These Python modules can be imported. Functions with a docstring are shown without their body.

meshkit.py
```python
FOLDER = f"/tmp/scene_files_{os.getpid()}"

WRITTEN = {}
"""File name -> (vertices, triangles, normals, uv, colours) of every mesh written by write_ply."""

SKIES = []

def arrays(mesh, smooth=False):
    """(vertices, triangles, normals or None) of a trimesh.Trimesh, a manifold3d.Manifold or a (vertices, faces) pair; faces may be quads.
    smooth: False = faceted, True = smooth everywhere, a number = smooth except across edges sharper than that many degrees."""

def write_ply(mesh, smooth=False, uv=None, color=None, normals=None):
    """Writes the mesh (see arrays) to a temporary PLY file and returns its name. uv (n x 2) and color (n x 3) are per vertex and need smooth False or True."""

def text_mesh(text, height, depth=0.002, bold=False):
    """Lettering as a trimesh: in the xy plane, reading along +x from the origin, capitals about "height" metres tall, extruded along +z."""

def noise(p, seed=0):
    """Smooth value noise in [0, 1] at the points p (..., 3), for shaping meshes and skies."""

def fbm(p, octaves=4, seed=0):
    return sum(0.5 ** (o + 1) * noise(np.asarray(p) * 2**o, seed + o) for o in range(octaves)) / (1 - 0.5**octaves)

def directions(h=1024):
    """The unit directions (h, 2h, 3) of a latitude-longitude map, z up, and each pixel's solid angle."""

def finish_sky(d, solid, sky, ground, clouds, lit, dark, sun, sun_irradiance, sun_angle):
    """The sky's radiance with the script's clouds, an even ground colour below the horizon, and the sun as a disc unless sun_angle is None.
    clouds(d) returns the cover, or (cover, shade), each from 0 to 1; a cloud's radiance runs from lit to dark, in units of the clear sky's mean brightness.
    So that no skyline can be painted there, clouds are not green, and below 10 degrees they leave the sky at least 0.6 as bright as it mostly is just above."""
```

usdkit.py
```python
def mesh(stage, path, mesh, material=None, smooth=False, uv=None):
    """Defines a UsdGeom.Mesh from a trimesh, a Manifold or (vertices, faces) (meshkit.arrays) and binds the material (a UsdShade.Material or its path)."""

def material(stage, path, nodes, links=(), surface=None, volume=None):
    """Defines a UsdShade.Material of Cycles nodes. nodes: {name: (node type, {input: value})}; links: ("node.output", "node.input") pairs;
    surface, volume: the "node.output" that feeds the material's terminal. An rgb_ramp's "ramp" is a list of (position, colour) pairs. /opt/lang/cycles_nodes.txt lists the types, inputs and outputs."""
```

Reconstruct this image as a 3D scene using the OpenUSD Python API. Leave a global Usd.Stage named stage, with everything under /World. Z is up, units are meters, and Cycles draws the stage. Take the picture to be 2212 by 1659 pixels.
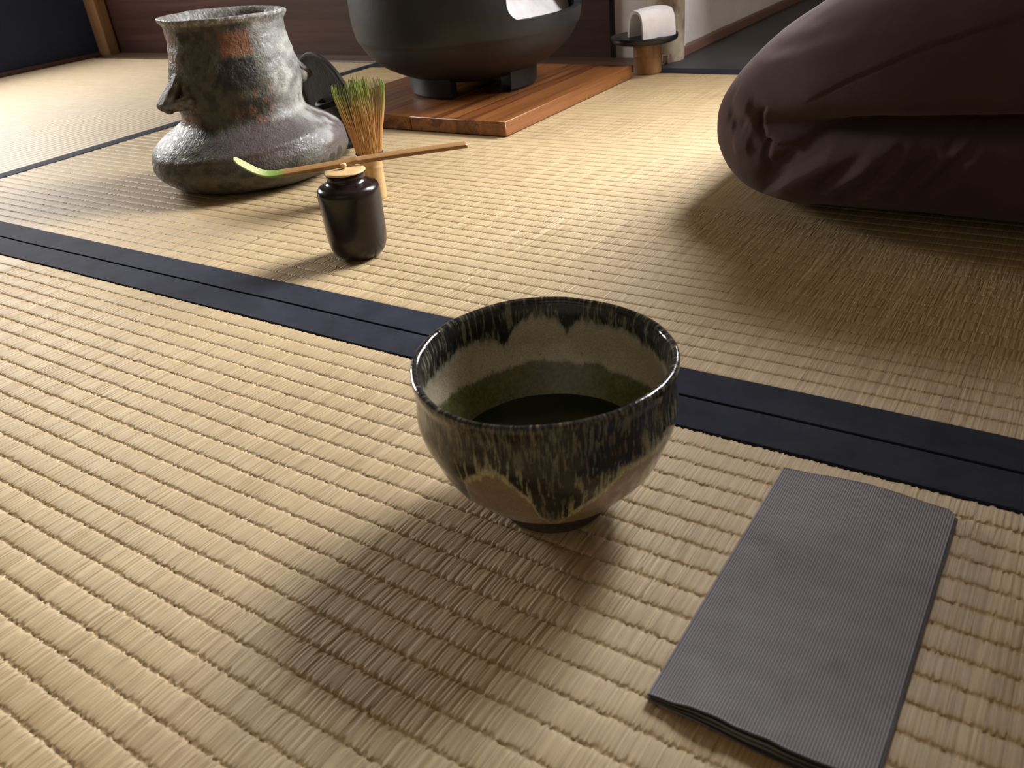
import math
import numpy as np
import trimesh
import manifold3d as m3
import meshkit
import usdkit
from pxr import Usd, UsdGeom, UsdLux, UsdShade, Gf, Sdf, Vt

stage = Usd.Stage.CreateInMemory()
UsdGeom.SetStageUpAxis(stage, UsdGeom.Tokens.z)
UsdGeom.SetStageMetersPerUnit(stage, 1.0)
world = UsdGeom.Xform.Define(stage, '/World')
stage.SetDefaultPrim(world.GetPrim())
UsdGeom.Scope.Define(stage, '/World/Looks')

# ------------------------------------------------------------------ camera
EXPOSURE = 0.0
R = np.array([[0.832891, -0.211089, 0.5116], [0.545795, 0.466378, -0.696131], [-0.091654, 0.85903, 0.503654]])
EYE = np.array([0.0, 0.0, 0.25])
F_PX, W_PX, H_PX = 1785.0, 2212.0, 1659.0
cam = UsdGeom.Camera.Define(stage, '/World/camera')
cm = np.eye(4)
cm[:3, :3] = R.T
cm[3, :3] = EYE
cam.AddTransformOp().Set(Gf.Matrix4d(*cm.ravel().tolist()))
cam.CreateHorizontalApertureAttr(36.0)
cam.CreateVerticalApertureAttr(36.0 * H_PX / W_PX)
cam.CreateFocalLengthAttr(36.0 * F_PX / W_PX)
cam.CreateClippingRangeAttr(Gf.Vec2f(0.01, 100.0))
cam.CreateFStopAttr(19.0)
cam.CreateFocusDistanceAttr(0.6)
cam.CreateExposureAttr(EXPOSURE)


# ------------------------------------------------------------------ lights
def rect_light(name, pos, aim, w, h, intensity, color):
    """Daylight at a window opening. The light shines along aim."""
    l = UsdLux.RectLight.Define(stage, '/World/' + name)
    z = -np.array(aim, float)
    z /= np.linalg.norm(z)
    up = np.array([0, 0, 1.0]) if abs(z[2]) < 0.95 else np.array([0, 1.0, 0])
    x = np.cross(up, z)
    x /= np.linalg.norm(x)
    y = np.cross(z, x)
    m = np.eye(4)
    m[0, :3], m[1, :3], m[2, :3], m[3, :3] = x, y, z, pos
    l.AddTransformOp().Set(Gf.Matrix4d(*m.ravel().tolist()))
    l.CreateWidthAttr(w)
    l.CreateHeightAttr(h)
    l.CreateIntensityAttr(intensity)
    l.CreateColorAttr(Gf.Vec3f(*color))
    return l


rect_light('daylight_back_window', (0.08, 1.40, 0.76), (0, -1, -0.15), 0.64, 0.92, 44.0, (0.985, 0.985, 0.995))
rect_light('daylight_left_window', (-2.20, 0.82, 0.57), (1, 0.0, -0.25), 0.50, 0.40, 31.0, (1.0, 0.98, 0.95))
rect_light('daylight_front_window', (0.2, -1.62, 1.15), (0, 1, -0.1), 1.70, 0.90, 0.52, (1.0, 0.92, 0.80))
rect_light('daylight_back_room', (1.66, 1.62, 0.20), (-1, 0, 0), 0.40, 0.34, 7.0, (1.0, 0.98, 0.97))

# ------------------------------------------------------------------ helpers
used = {}


def numbered(parent, name):
    k = used.get((parent, name), 0)
    used[(parent, name)] = k + 1
    return name if k == 0 else '%s_%03d' % (name, k)


def tag(prim, label=None, category=None, group=None, kind=None):
    for k, v in (('label', label), ('category', category), ('group', group), ('kind', kind)):
        if v:
            prim.SetCustomDataByKey(k, v)


def thing(name, label, category, loc=(0, 0, 0), group=None, kind=None):
    p = '/World/' + numbered('/World', name)
    x = UsdGeom.Xform.Define(stage, p)
    x.AddTranslateOp().Set(Gf.Vec3d(*map(float, loc)))
    tag(x.GetPrim(), label, category, group, kind)
    return p


def part(name, mesh, mat, parent='/World', smooth=35, label=None, category=None, kind=None, prim=None, group=None):
    p = parent + '/' + numbered(parent, name)
    m = usdkit.mesh(stage, p, mesh, mat, smooth=smooth)
    for k, v in (prim or {}).items():
        v = np.asarray(v, np.float32)
        api = UsdGeom.PrimvarsAPI(m)
        if v.ndim == 2:
            api.CreatePrimvar(k, Sdf.ValueTypeNames.Color3fArray, 'vertex').Set(Vt.Vec3fArray.FromNumpy(v))
        else:
            api.CreatePrimvar(k, Sdf.ValueTypeNames.FloatArray, 'vertex').Set(Vt.FloatArray.FromNumpy(v))
    tag(m.GetPrim(), label, category, group, kind)
    return p


def grid_faces(nu, nv, wrap=False):
    """Triangles of a grid of nu rows by nv columns (vertex index u * nv + v); wrap closes the columns."""
    u = np.arange(nu - 1)[:, None]
    v = np.arange(nv if wrap else nv - 1)[None, :]
    v2 = (v + 1) % nv
    a, b, c, d = u * nv + v, u * nv + v2, (u + 1) * nv + v2, (u + 1) * nv + v
    q = np.stack(np.broadcast_arrays(a, b, c, d), -1).reshape(-1, 4)
    return np.vstack([q[:, [0, 1, 2]], q[:, [0, 2, 3]]])


def box(x0, x1, y0, y1, z0, z1, bevel=0.0):
    if bevel <= 0:
        return trimesh.creation.box(bounds=[[x0, y0, z0], [x1, y1, z1]])
    pts = []
    for sx in (0, 1):
        for sy in (0, 1):
            for sz in (0, 1):
                c = np.array([(x0, x1)[sx], (y0, y1)[sy], (z0, z1)[sz]], float)
                s = np.array([1 - 2 * sx, 1 - 2 * sy, 1 - 2 * sz]) * bevel
                for k in range(3):
                    q = c + s
                    q[k] = c[k]
                    pts.append(q)
                    r = c + s * 0.29
                    r[k] = c[k] + s[k] * 0.29
                pts.append(c + s * 0.38)
    return trimesh.convex.convex_hull(np.array(pts))


def pchip(xs, ys, x):
    from scipy.interpolate import PchipInterpolator
    return PchipInterpolator(xs, ys)(x)


def resample(pts, n):
    pts = np.array(pts, float)
    d = np.r_[0, np.cumsum(np.linalg.norm(np.diff(pts, axis=0), axis=1))]
    t = np.linspace(0, d[-1], n)
    return np.stack([np.interp(t, d, pts[:, k]) for k in range(pts.shape[1])], 1)


def smooth_path(pts, n):
    pts = np.array(pts, float)
    d = np.r_[0, np.cumsum(np.linalg.norm(np.diff(pts, axis=0), axis=1))]
    t = np.linspace(0, d[-1], n)
    return np.stack([pchip(d, pts[:, k], t) for k in range(pts.shape[1])], 1)


def lathe(profile, n=96, loc=(0, 0, 0)):
    """profile: (r, z) points in order along the outline, outer wall upwards; ends on the axis are closed by tiny rings."""
    pr = np.array(profile, float)
    a = np.linspace(0, 2 * np.pi, n, endpoint=False)
    v = np.stack([np.outer(pr[:, 0], np.cos(a)), np.outer(pr[:, 0], np.sin(a)), np.repeat(pr[:, 1:2], n, 1)], -1).reshape(-1, 3)
    v, f = v + np.array(loc, float), grid_faces(len(pr), n, True)
    i, j = np.arange(n), (np.arange(n) + 1) % n
    for k, e in ((0, 0), (1, (len(pr) - 1) * n)):
        if pr[-k, 0] < 0.001:
            c = len(v)
            v = np.vstack([v, v[e:e + n].mean(0)])
            f = np.vstack([f, np.stack([np.full(n, c), e + (j if k == 0 else i), e + (i if k == 0 else j)], 1)])
    return v, f


def tube(path, radius, n=10, cap=True):
    path = np.array(path, float)
    rad = np.broadcast_to(np.asarray(radius, float), (len(path),))
    tan = np.gradient(path, axis=0)
    tan /= np.linalg.norm(tan, axis=1, keepdims=True)
    ref = np.array([0, 0, 1.0]) if abs(tan[0, 2]) < 0.9 else np.array([1.0, 0, 0])
    vs = []
    for p, t, r in zip(path, tan, rad):
        x = np.cross(ref, t)
        x /= np.linalg.norm(x)
        ref = np.cross(t, x)
        a = np.linspace(0, 2 * np.pi, n, endpoint=False)
        vs.append(p + r * (np.outer(np.cos(a), x) + np.outer(np.sin(a), ref)))
    v = np.vstack(vs)
    f = grid_faces(len(path), n, True)
    if cap:
        v = np.vstack([v, path[0], path[-1]])
        k, e = len(v) - 2, (len(path) - 1) * n
        i = np.arange(n)
        f = np.vstack([f, np.stack([np.full(n, k), (i + 1) % n, i], 1), np.stack([np.full(n, k + 1), e + i, e + (i + 1) % n], 1)])
    return v, f


def join(*ms):
    v, f, n = [], [], 0
    for m in ms:
        if not isinstance(m, tuple):
            m = (np.array(m.vertices), np.array(m.faces))
        v.append(m[0])
        f.append(m[1] + n)
        n += len(m[0])
    return np.vstack(v), np.vstack(f)


def ball(c, r, n=16):
    return m3.Manifold.sphere(r, n).translate([float(x) for x in c])


def bone(a, ra, b, rb, n=16):
    return m3.Manifold.batch_hull([ball(a, ra, n), ball(b, rb, n)])


def organic(bones, length=0.006, rounds=10):
    body = bones[0]
    for b in bones[1:]:
        body = body + b
    body = body.refine_to_length(length)
    mm = body.to_mesh()
    t = trimesh.Trimesh(mm.vert_properties[:, :3], mm.tri_verts, process=True)
    trimesh.smoothing.filter_taubin(t, iterations=rounds)
    return t


def smoothstep(a, b, x):
    t = np.clip((x - a) / (b - a), 0, 1)
    return t * t * (3 - 2 * t)


def lerp(a, b, t):
    t = np.asarray(t)[..., None]
    return np.asarray(a) * (1 - t) + np.asarray(b) * t


rng = np.random.default_rng(7)

# ------------------------------------------------------------------ materials
LOOK = '/World/Looks/'


def mat(name, nodes, links, surface='p.BSDF'):
    return usdkit.material(stage, LOOK + name, nodes, links, surface=surface)


def plain(name, color, rough=0.6, spec=0.5, **kw):
    return mat(name, {'p': ('principled_bsdf', dict(base_color=color, roughness=rough, specular_ior_level=spec, **kw))}, [])


def mottled(name, ramp, scale=(1, 1, 1), noise=8.0, detail=4.0, rough=0.6, spec=0.5, bump=0.0, bump_scale=60.0, bump_dist=0.001, distortion=0.0, coat=0.0, **kw):
    """Noise-coloured surface with fine relief, in world metres."""
    nodes = {
        'g': ('geometry', {}),
        'm': ('mapping', {'scale': scale}),
        'n': ('noise_texture', {'scale': noise, 'detail': detail, 'roughness': 0.6, 'distortion': distortion}),
        'r': ('rgb_ramp', {'ramp': ramp}),
        'p': ('principled_bsdf', dict(roughness=rough, specular_ior_level=spec, coat_weight=coat, **kw)),
    }
    links = [('g.position', 'm.vector'), ('m.vector', 'n.vector'), ('n.fac', 'r.fac'), ('r.color', 'p.base_color')]
    if bump > 0:
        nodes['n2'] = ('noise_texture', {'scale': bump_scale, 'detail': 3.0})
        nodes['b'] = ('bump', {'strength': bump, 'distance': bump_dist})
        links += [('m.vector', 'n2.vector'), ('n2.fac', 'b.height'), ('b.normal', 'p.normal')]
    return mat(name, nodes, links)


def rush_material(name, along_x=False, lo=(0.33, 0.215, 0.090), hi=(0.67, 0.51, 0.280)):
    """Woven rush: fine stems (about 0.9 mm) that run along y (or x), each stem with its own tone in each rib."""
    fine = (6, 1050, 1) if along_x else (1050, 6, 1)
    blk = (72.5, 60, 1) if along_x else (60, 72.5, 1)
    nodes = {
        'g': ('geometry', {}),
        'm1': ('mapping', {'scale': fine}), 'n1': ('noise_texture', {'scale': 1.0, 'detail': 2.0, 'roughness': 0.7}),
        'm2': ('mapping', {'scale': blk}), 'n2': ('noise_texture', {'scale': 1.0, 'detail': 2.0}),
        'n3': ('noise_texture', {'scale': 5.0, 'detail': 3.0}),
        'a1': ('math', {'math_type': 'multiply_add', 'value2': 1.45, 'value3': -0.43}),
        'a2': ('math', {'math_type': 'multiply_add', 'value2': 0.35}),
        'a3': ('math', {'math_type': 'multiply_add', 'value2': 0.12}),
        'r': ('rgb_ramp', {'ramp': [(0.2, lo), (0.55, tuple(0.5 * (a + b) for a, b in zip(lo, hi))), (0.85, hi)]}),
        'b': ('bump', {'strength': 0.6, 'distance': 0.0006}),
        'tv': ('vector_math', {'math_type': 'add', 'vector1': (0, 1, 0) if along_x else (1, 0, 0)}),
        'p': ('principled_bsdf', {'roughness': 0.60, 'specular_ior_level': 0.95, 'anisotropic': 0.2}),
    }
    links = [('g.position', 'm1.vector'), ('g.position', 'm2.vector'), ('g.position', 'n3.vector'), ('m1.vector', 'n1.vector'), ('m2.vector', 'n2.vector'),
             ('n1.fac', 'a1.value1'), ('n2.fac', 'a2.value1'), ('a1.value', 'a2.value3'), ('n3.fac', 'a3.value1'), ('a2.value', 'a3.value3'), ('a3.value', 'r.fac'),
             ('r.color', 'p.base_color'), ('n1.fac', 'b.height'), ('b.normal', 'p.normal'), ('tv.vector', 'p.tangent')]
    return mat(name, nodes, links)


def wood_material(name, ramp, axis='y', grain=40.0, along=1.5, rough=0.35, spec=0.5, coat=0.0, bump=0.15):
    s = {'x': (along, grain, grain), 'y': (grain, along, grain), 'z': (grain, grain, along)}[axis]
    nodes = {
        'g': ('geometry', {}), 'm': ('mapping', {'scale': s}),
        'n': ('noise_texture', {'scale': 1.0, 'detail': 5.0, 'roughness': 0.6, 'distortion': 0.4}),
        'n2': ('noise_texture', {'scale': 9.0, 'detail': 3.0, 'roughness': 0.7}),
        'a': ('math', {'math_type': 'multiply_add', 'value2': 0.25}),
        'r': ('rgb_ramp', {'ramp': ramp}),
        'b': ('bump', {'strength': bump, 'distance': 0.0006}),
        'p': ('principled_bsdf', {'roughness': rough, 'specular_ior_level': spec, 'coat_weight': coat, 'coat_roughness': 0.12}),
    }
    links = [('g.position', 'm.vector'), ('m.vector', 'n.vector'), ('m.vector', 'n2.vector'), ('n2.fac', 'a.value1'), ('n.fac', 'a.value3'), ('a.value', 'r.fac'), ('r.color', 'p.base_color'),
             ('n2.fac', 'b.height'), ('b.normal', 'p.normal')]
    return mat(name, nodes, links)


def glaze_material(name, rough=0.12, grit=0.0, grit_scale=900.0, coat=0.0, rough_attr=None):
    """Colour comes from the mesh's own 'tint' (the glaze pattern of the pot), with a fine speckle."""
    nodes = {
        't': ('attribute', {'attribute': 'tint'}),
        'g': ('geometry', {}),
        'n': ('noise_texture', {'scale': 1400.0, 'detail': 2.0}),
        'h': ('map_range', {'from_min': 0.3, 'from_max': 0.7, 'to_min': 0.78, 'to_max': 1.2, 'clamp': True}),
        'x': ('mix_color', {'blend_type': 'multiply', 'fac': 1.0, 'use_clamp': False}),
        'n2': ('noise_texture', {'scale': grit_scale, 'detail': 3.0}),
        'b': ('bump', {'strength': grit, 'distance': 0.001}),
        'p': ('principled_bsdf', {'roughness': rough, 'coat_weight': coat, 'coat_roughness': 0.1}),
    }
    links = [('g.position', 'n.vector'), ('g.position', 'n2.vector'), ('n.fac', 'h.value'), ('t.color', 'x.a'), ('h.result', 'x.b'), ('x.result', 'p.base_color'),
             ('n2.fac', 'b.height'), ('b.normal', 'p.normal')]
    if rough_attr:
        nodes['ra'] = ('attribute', {'attribute': rough_attr})
        links.append(('ra.fac', 'p.roughness'))
    return mat(name, nodes, links)


M_RUSH = rush_material('rush_along_depth')
M_RUSH_X = rush_material('rush_across', along_x=True, lo=(0.42, 0.315, 0.18), hi=(0.72, 0.59, 0.40))
M_STRAW = plain('straw_core', (0.35, 0.27, 0.15), 0.9)
M_HERI = mottled('dark_border_cloth', [(0.3, (0.015, 0.017, 0.028)), (0.7, (0.030, 0.034, 0.050))], noise=30.0, rough=0.75, spec=0.12, bump=0.5, bump_scale=2600.0, bump_dist=0.0003)
M_SUBFLOOR = wood_material('subfloor_wood', [(0.3, (0.10, 0.07, 0.045)), (0.7, (0.2, 0.14, 0.09))], axis='x')
M_PANEL = wood_material('dark_red_wood', [(0.25, (0.022, 0.009, 0.007)), (0.55, (0.040, 0.018, 0.0145)), (0.8, (0.062, 0.030, 0.023))], axis='x', grain=55.0, along=2.5, rough=0.42, spec=0.3)
M_NAVY = mottled('navy_paper', [(0.3, (0.009, 0.017, 0.045)), (0.7, (0.014, 0.024, 0.060))], noise=12.0, rough=0.75, bump=0.2, bump_scale=300.0)
M_POST = wood_material('brown_post_wood', [(0.25, (0.17, 0.085, 0.04)), (0.7, (0.30, 0.17, 0.085))], axis='z', grain=120.0, along=4.0, rough=0.5)
M_RAIL = wood_material('brown_rail_wood', [(0.25, (0.10, 0.055, 0.04)), (0.7, (0.19, 0.11, 0.08))], axis='y', grain=120.0, along=4.0, rough=0.45)
M_BACKRAIL = wood_material('dark_rail_wood', [(0.25, (0.040, 0.020, 0.013)), (0.7, (0.085, 0.044, 0.027))], axis='x', grain=120.0, along=4.0, rough=0.45)
M_PLASTER = mottled('grey_plaster', [(0.3, (0.58, 0.54, 0.52)), (0.7, (0.68, 0.64, 0.62))], noise=14.0, rough=0.85, bump=0.25, bump_scale=220.0)
M_WALL = mottled('earth_plaster', [(0.3, (0.20, 0.165, 0.12)), (0.7, (0.26, 0.215, 0.16))], noise=9.0, rough=0.9, bump=0.25, bump_scale=180.0)
M_CEIL = wood_material('ceiling_boards', [(0.3, (0.12, 0.08, 0.045)), (0.7, (0.20, 0.14, 0.085))], axis='y', grain=60.0)
M_BLACKLACQ = plain('black_lacquer', (0.008, 0.008, 0.010), 0.22)
M_DARKFLOOR = plain('dark_floor_boards', (0.030, 0.033, 0.038), 0.42)
M_SHOJI = wood_material('shoji_cedar', [(0.3, (0.25, 0.16, 0.09)), (0.7, (0.4, 0.28, 0.17))], axis='z', grain=120.0, rough=0.55)
M_BOARD = wood_material('polished_board', [(0.25, (0.080, 0.023, 0.008)), (0.44, (0.21, 0.072, 0.022)), (0.54, (0.095, 0.029, 0.010)), (0.64, (0.28, 0.108, 0.032)), (0.8, (0.16, 0.055, 0.018))], axis='y', grain=30.0, along=0.8, rough=0.30, spec=0.4, coat=0.0, bump=0.06)
M_FURO = mottled('smoked_clay', [(0.3, (0.009, 0.0095, 0.0115)), (0.55, (0.015, 0.0148, 0.0175)), (0.8, (0.030, 0.019, 0.018))], noise=11.0, rough=0.48, spec=0.4, bump=0.25, bump_scale=90.0, bump_dist=0.0012)
M_ASH = mottled('white_ash', [(0.3, (0.44, 0.42, 0.43)), (0.7, (0.60, 0.57, 0.58))], noise=35.0, rough=0.95, bump=0.3, bump_scale=70.0, bump_dist=0.002)
M_BAMBOO_CUP = mottled('aged_bamboo', [(0.3, (0.19, 0.085, 0.03)), (0.55, (0.32, 0.17, 0.065)), (0.75, (0.42, 0.25, 0.11))], scale=(1, 1, 0.25), noise=60.0, rough=0.45, spec=0.5)
M_CLOTH_WHITE = mottled('white_linen', [(0.3, (0.80, 0.77, 0.78)), (0.7, (0.90, 0.88, 0.89))], noise=40.0, rough=0.9, bump=0.4, bump_scale=700.0, bump_dist=0.0006)
M_IRON = mottled('black_iron', [(0.3, (0.008, 0.009, 0.011)), (0.7, (0.02, 0.021, 0.024))], noise=40.0, rough=0.38, bump=0.2, bump_scale=260.0)
M_LOG = mottled('mottled_log', [(0.3, (0.13, 0.085, 0.05)), (0.5, (0.36, 0.28, 0.19)), (0.75, (0.55, 0.47, 0.36))], scale=(1, 1, 0.5), noise=42.0, rough=0.6)
M_BOWL = glaze_material('bowl_glaze', rough=0.13, grit=0.12, grit_scale=420.0, rough_attr='gloss')
M_FOOT = mottled('dark_fired_clay', [(0.3, (0.035, 0.02, 0.014)), (0.7, (0.08, 0.05, 0.035))], noise=200.0, rough=0.75, bump=0.4, bump_scale=900.0)
M_JAR = glaze_material('fired_stoneware', rough=0.4, grit=0.9, grit_scale=420.0, rough_attr='gloss')
M_LID_CLAY = mottled('dark_stoneware', [(0.3, (0.008, 0.007, 0.0065)), (0.7, (0.022, 0.019, 0.018))], noise=60.0, rough=0.58, spec=0.35, bump=0.5, bump_scale=240.0)
M_TEA = mat('green_tea_surface', {'p': ('principled_bsdf', {'base_color': (0.010, 0.018, 0.004), 'roughness': 0.15, 'subsurface_weight': 0.0})}, [])
M_CADDY = mottled('dark_brown_glaze', [(0.3, (0.010, 0.006, 0.006)), (0.7, (0.022, 0.013, 0.012))], noise=60.0, rough=0.22, spec=0.38, bump=0.05, bump_scale=200.0)
M_IVORY = mottled('ivory', [(0.3, (0.58, 0.39, 0.17)), (0.7, (0.72, 0.53, 0.28))], noise=120.0, rough=0.35)
M_BAMBOO = mottled('pale_bamboo', [(0.3, (0.44, 0.27, 0.11)), (0.7, (0.60, 0.41, 0.20))], scale=(1, 1, 0.1), noise=260.0, rough=0.42)
M_THREAD = plain('dark_thread', (0.02, 0.012, 0.012), 0.8)
M_KIMONO = mottled('brown_kimono_cloth', [(0.3, (0.052, 0.028, 0.029)), (0.7, (0.074, 0.041, 0.042))], noise=16.0, rough=0.85, spec=0.25, bump=0.35, bump_scale=1500.0, bump_dist=0.0004, sheen_weight=0.12, sheen_roughness=0.45, sheen_tint=(0.8, 0.66, 0.68))
M_SKIN = plain('skin', (0.55, 0.34, 0.24), 0.5, subsurface_weight=0.1, subsurface_scale=0.01)
M_HAIR = plain('grey_black_hair', (0.02, 0.018, 0.017), 0.45)
M_TABI = plain('white_tabi', (0.75, 0.74, 0.72), 0.85)


def tip_gradient(name, lo_z, hi_z, base, green):
    """Bamboo stained by tea towards its tip: the colour turns with the height on the tool."""
    return mat(name, {
        'g': ('geometry', {}), 's': ('separate_xyz', {}),
        'n': ('noise_texture', {'scale': 160.0, 'detail': 2.0}),
        'a': ('math', {'math_type': 'multiply_add', 'value2': 0.018}),
        'h': ('map_range', {'from_min': lo_z + 0.009, 'from_max': hi_z + 0.009, 'to_min': 0.0, 'to_max': 1.0, 'clamp': True}),
        'r': ('rgb_ramp', {'ramp': [(0.0, base), (0.45, tuple(0.55 * a + 0.45 * b for a, b in zip(base, green))), (1.0, green)]}),
        'p': ('principled_bsdf', {'roughness': 0.5}),
    }, [('g.position', 's.vector'), ('g.position', 'n.vector'), ('n.fac', 'a.value1'), ('s.z', 'a.value3'), ('a.value', 'h.value'), ('h.result', 'r.fac'), ('r.color', 'p.base_color')])


M_TINE = tip_gradient('stained_tine', 0.078, 0.108, (0.50, 0.26, 0.085), (0.15, 0.21, 0.022))


def cloth_material():
    nodes = {
        'g': ('geometry', {}), 'm': ('mapping', {'scale': (900, 900, 1)}),
        'n': ('noise_texture', {'scale': 1.0, 'detail': 1.0}), 'n3': ('noise_texture', {'scale': 25.0, 'detail': 2.0}),
        't': ('attribute', {'attribute': 'rib'}),
        'r': ('rgb_ramp', {'ramp': [(0.0, (0.075, 0.068, 0.080)), (0.55, (0.235, 0.222, 0.235)), (1.0, (0.34, 0.325, 0.33))]}),
        'b': ('bump', {'strength': 0.4, 'distance': 0.0004}),
        'p': ('principled_bsdf', {'roughness': 0.7, 'specular_ior_level': 0.35}),
    }
    return mat('ribbed_grey_silk', nodes, [('g.position', 'm.vector'), ('m.vector', 'n.vector'), ('t.fac', 'r.fac'), ('r.color', 'p.base_color'), ('n.fac', 'b.height'), ('b.normal', 'p.normal')])


M_FUKUSA = cloth_material()

# ------------------------------------------------------------------ the room
XL, XR, YB, YF, ZC = -2.16, 1.72, 1.335, -1.60, 2.15


def struct(name, mesh, m, parent='/World', **kw):
    p = part(name, mesh, m, parent, **kw)
    if parent == '/World':
        stage.GetPrimAtPath(p).SetCustomDataByKey('kind', 'structure')
    return p


def struct_group(name):
    p = '/World/' + numbered('/World', name)
    UsdGeom.Xform.Define(stage, p)
    stage.GetPrimAtPath(p).SetCustomDataByKey('kind', 'structure')
    return p


struct('floor', box(XL - 0.1, XR + 0.1, YF - 0.1, YB + 1.3, -0.09, -0.056), M_SUBFLOOR)
struct('ceiling', box(XL - 0.1, XR + 0.1, YF - 0.1, YB + 1.3, ZC, ZC + 0.05), M_CEIL)

# left wall: navy paper low down, earth plaster above, with a window
wl = struct_group('wall_left')
part('paper_skirting', box(XL - 0.05, XL, YF, YB + 0.02, -0.056, 0.33), M_NAVY, wl)
part('plaster', box(XL - 0.05, XL - 0.002, YF, 0.55, 0.33, ZC), M_WALL, wl)
part('plaster', box(XL - 0.05, XL - 0.002, 1.09, YB + 0.02, 0.33, ZC), M_WALL, wl)
part('plaster', box(XL - 0.05, XL - 0.002, 0.55, 1.09, 0.80, ZC), M_WALL, wl)
part('plaster', box(XL - 0.05, XL - 0.002, 0.55, 1.09, 0.33, 0.35), M_WALL, wl)
struct('baseboard_left', box(XL, XL + 0.010, YF, YB - 0.035, 0.0, 0.010, 0.002), M_BACKRAIL)


def lattice(name, axis, at, a0, a1, z0, z1, na, nz):
    g = struct_group(name)

    def bar(nm, p0, p1, q0, q1, d0, d1):
        part(nm, box(p0, p1, at + d0, at + d1, q0, q1, 0.002) if axis == 'y' else box(at + d0, at + d1, p0, p1, q0, q1, 0.002), M_SHOJI, g)
    bar('frame', a0, a0 + 0.03, z0, z1, -0.012, 0.012)
    bar('frame', a1 - 0.03, a1, z0, z1, -0.012, 0.012)
    bar('frame', a0 + 0.03, a1 - 0.03, z0, z0 + 0.03, -0.012, 0.012)
    bar('frame', a0 + 0.03, a1 - 0.03, z1 - 0.03, z1, -0.012, 0.012)
    for i in range(1, na):
        c = a0 + (a1 - a0) * i / na
        bar('muntin', c - 0.003, c + 0.003, z0 + 0.03, z1 - 0.03, -0.005, 0.003)
    for i in range(1, nz):
        c = z0 + (z1 - z0) * i / nz
        bar('muntin', a0 + 0.03, a1 - 0.03, c - 0.003, c + 0.003, -0.003, 0.005)


lattice('window_2', 'x', XL - 0.03, 0.55, 1.09, 0.35, 0.80, 3, 2)

# back wall: red-brown wood wainscot, black edge strip, grey plaster, log post, low opening to a dark back room, window above
PX = -0.6975
wb = struct_group('wall_back')
for i, (z0, z1) in enumerate(((0.0, 0.168), (0.170, 0.34), (0.342, 0.52))):
    part('plank', box(XL, PX, YB, YB + 0.02, z0, z1, 0.0008), M_PANEL, wb)
part('edge_strip', box(PX, PX + 0.007, YB - 0.004, YB + 0.02, 0.0, 0.52), M_BLACKLACQ, wb, label='black lacquered edge strip')
part('plaster', box(PX + 0.007, -0.585, YB + 0.002, YB + 0.05, -0.056, 0.52), M_PLASTER, wb, label='pale grey plaster strip beside the log post')
part('plaster', box(XL, -0.585, YB, YB + 0.05, 0.52, ZC), M_WALL, wb)
part('plaster', box(-0.585, -0.26, YB, YB + 0.05, 0.20, ZC), M_WALL, wb)
part('plaster', box(0.42, XR, YB, YB + 0.05, -0.056, ZC), M_WALL, wb)
part('plaster', box(-0.26, 0.42, YB, YB + 0.05, 1.26, ZC), M_WALL, wb)
part('plaster', box(-0.26, 0.42, YB, YB + 0.05, 0.20, 0.28), M_WALL, wb)
lattice('window_1', 'y', YB + 0.02, -0.26, 0.42, 0.28, 1.26, 4, 5)
struct('baseboard_back', box(XL + 0.04, -0.585, YB - 0.062, YB - 0.001, -0.02, 0.003, 0.002), M_BACKRAIL)
struct('trim_1', box(XL + 0.001, XL + 0.046, YB - 0.034, YB - 0.001, 0.0, ZC, 0.004), M_POST)
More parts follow.
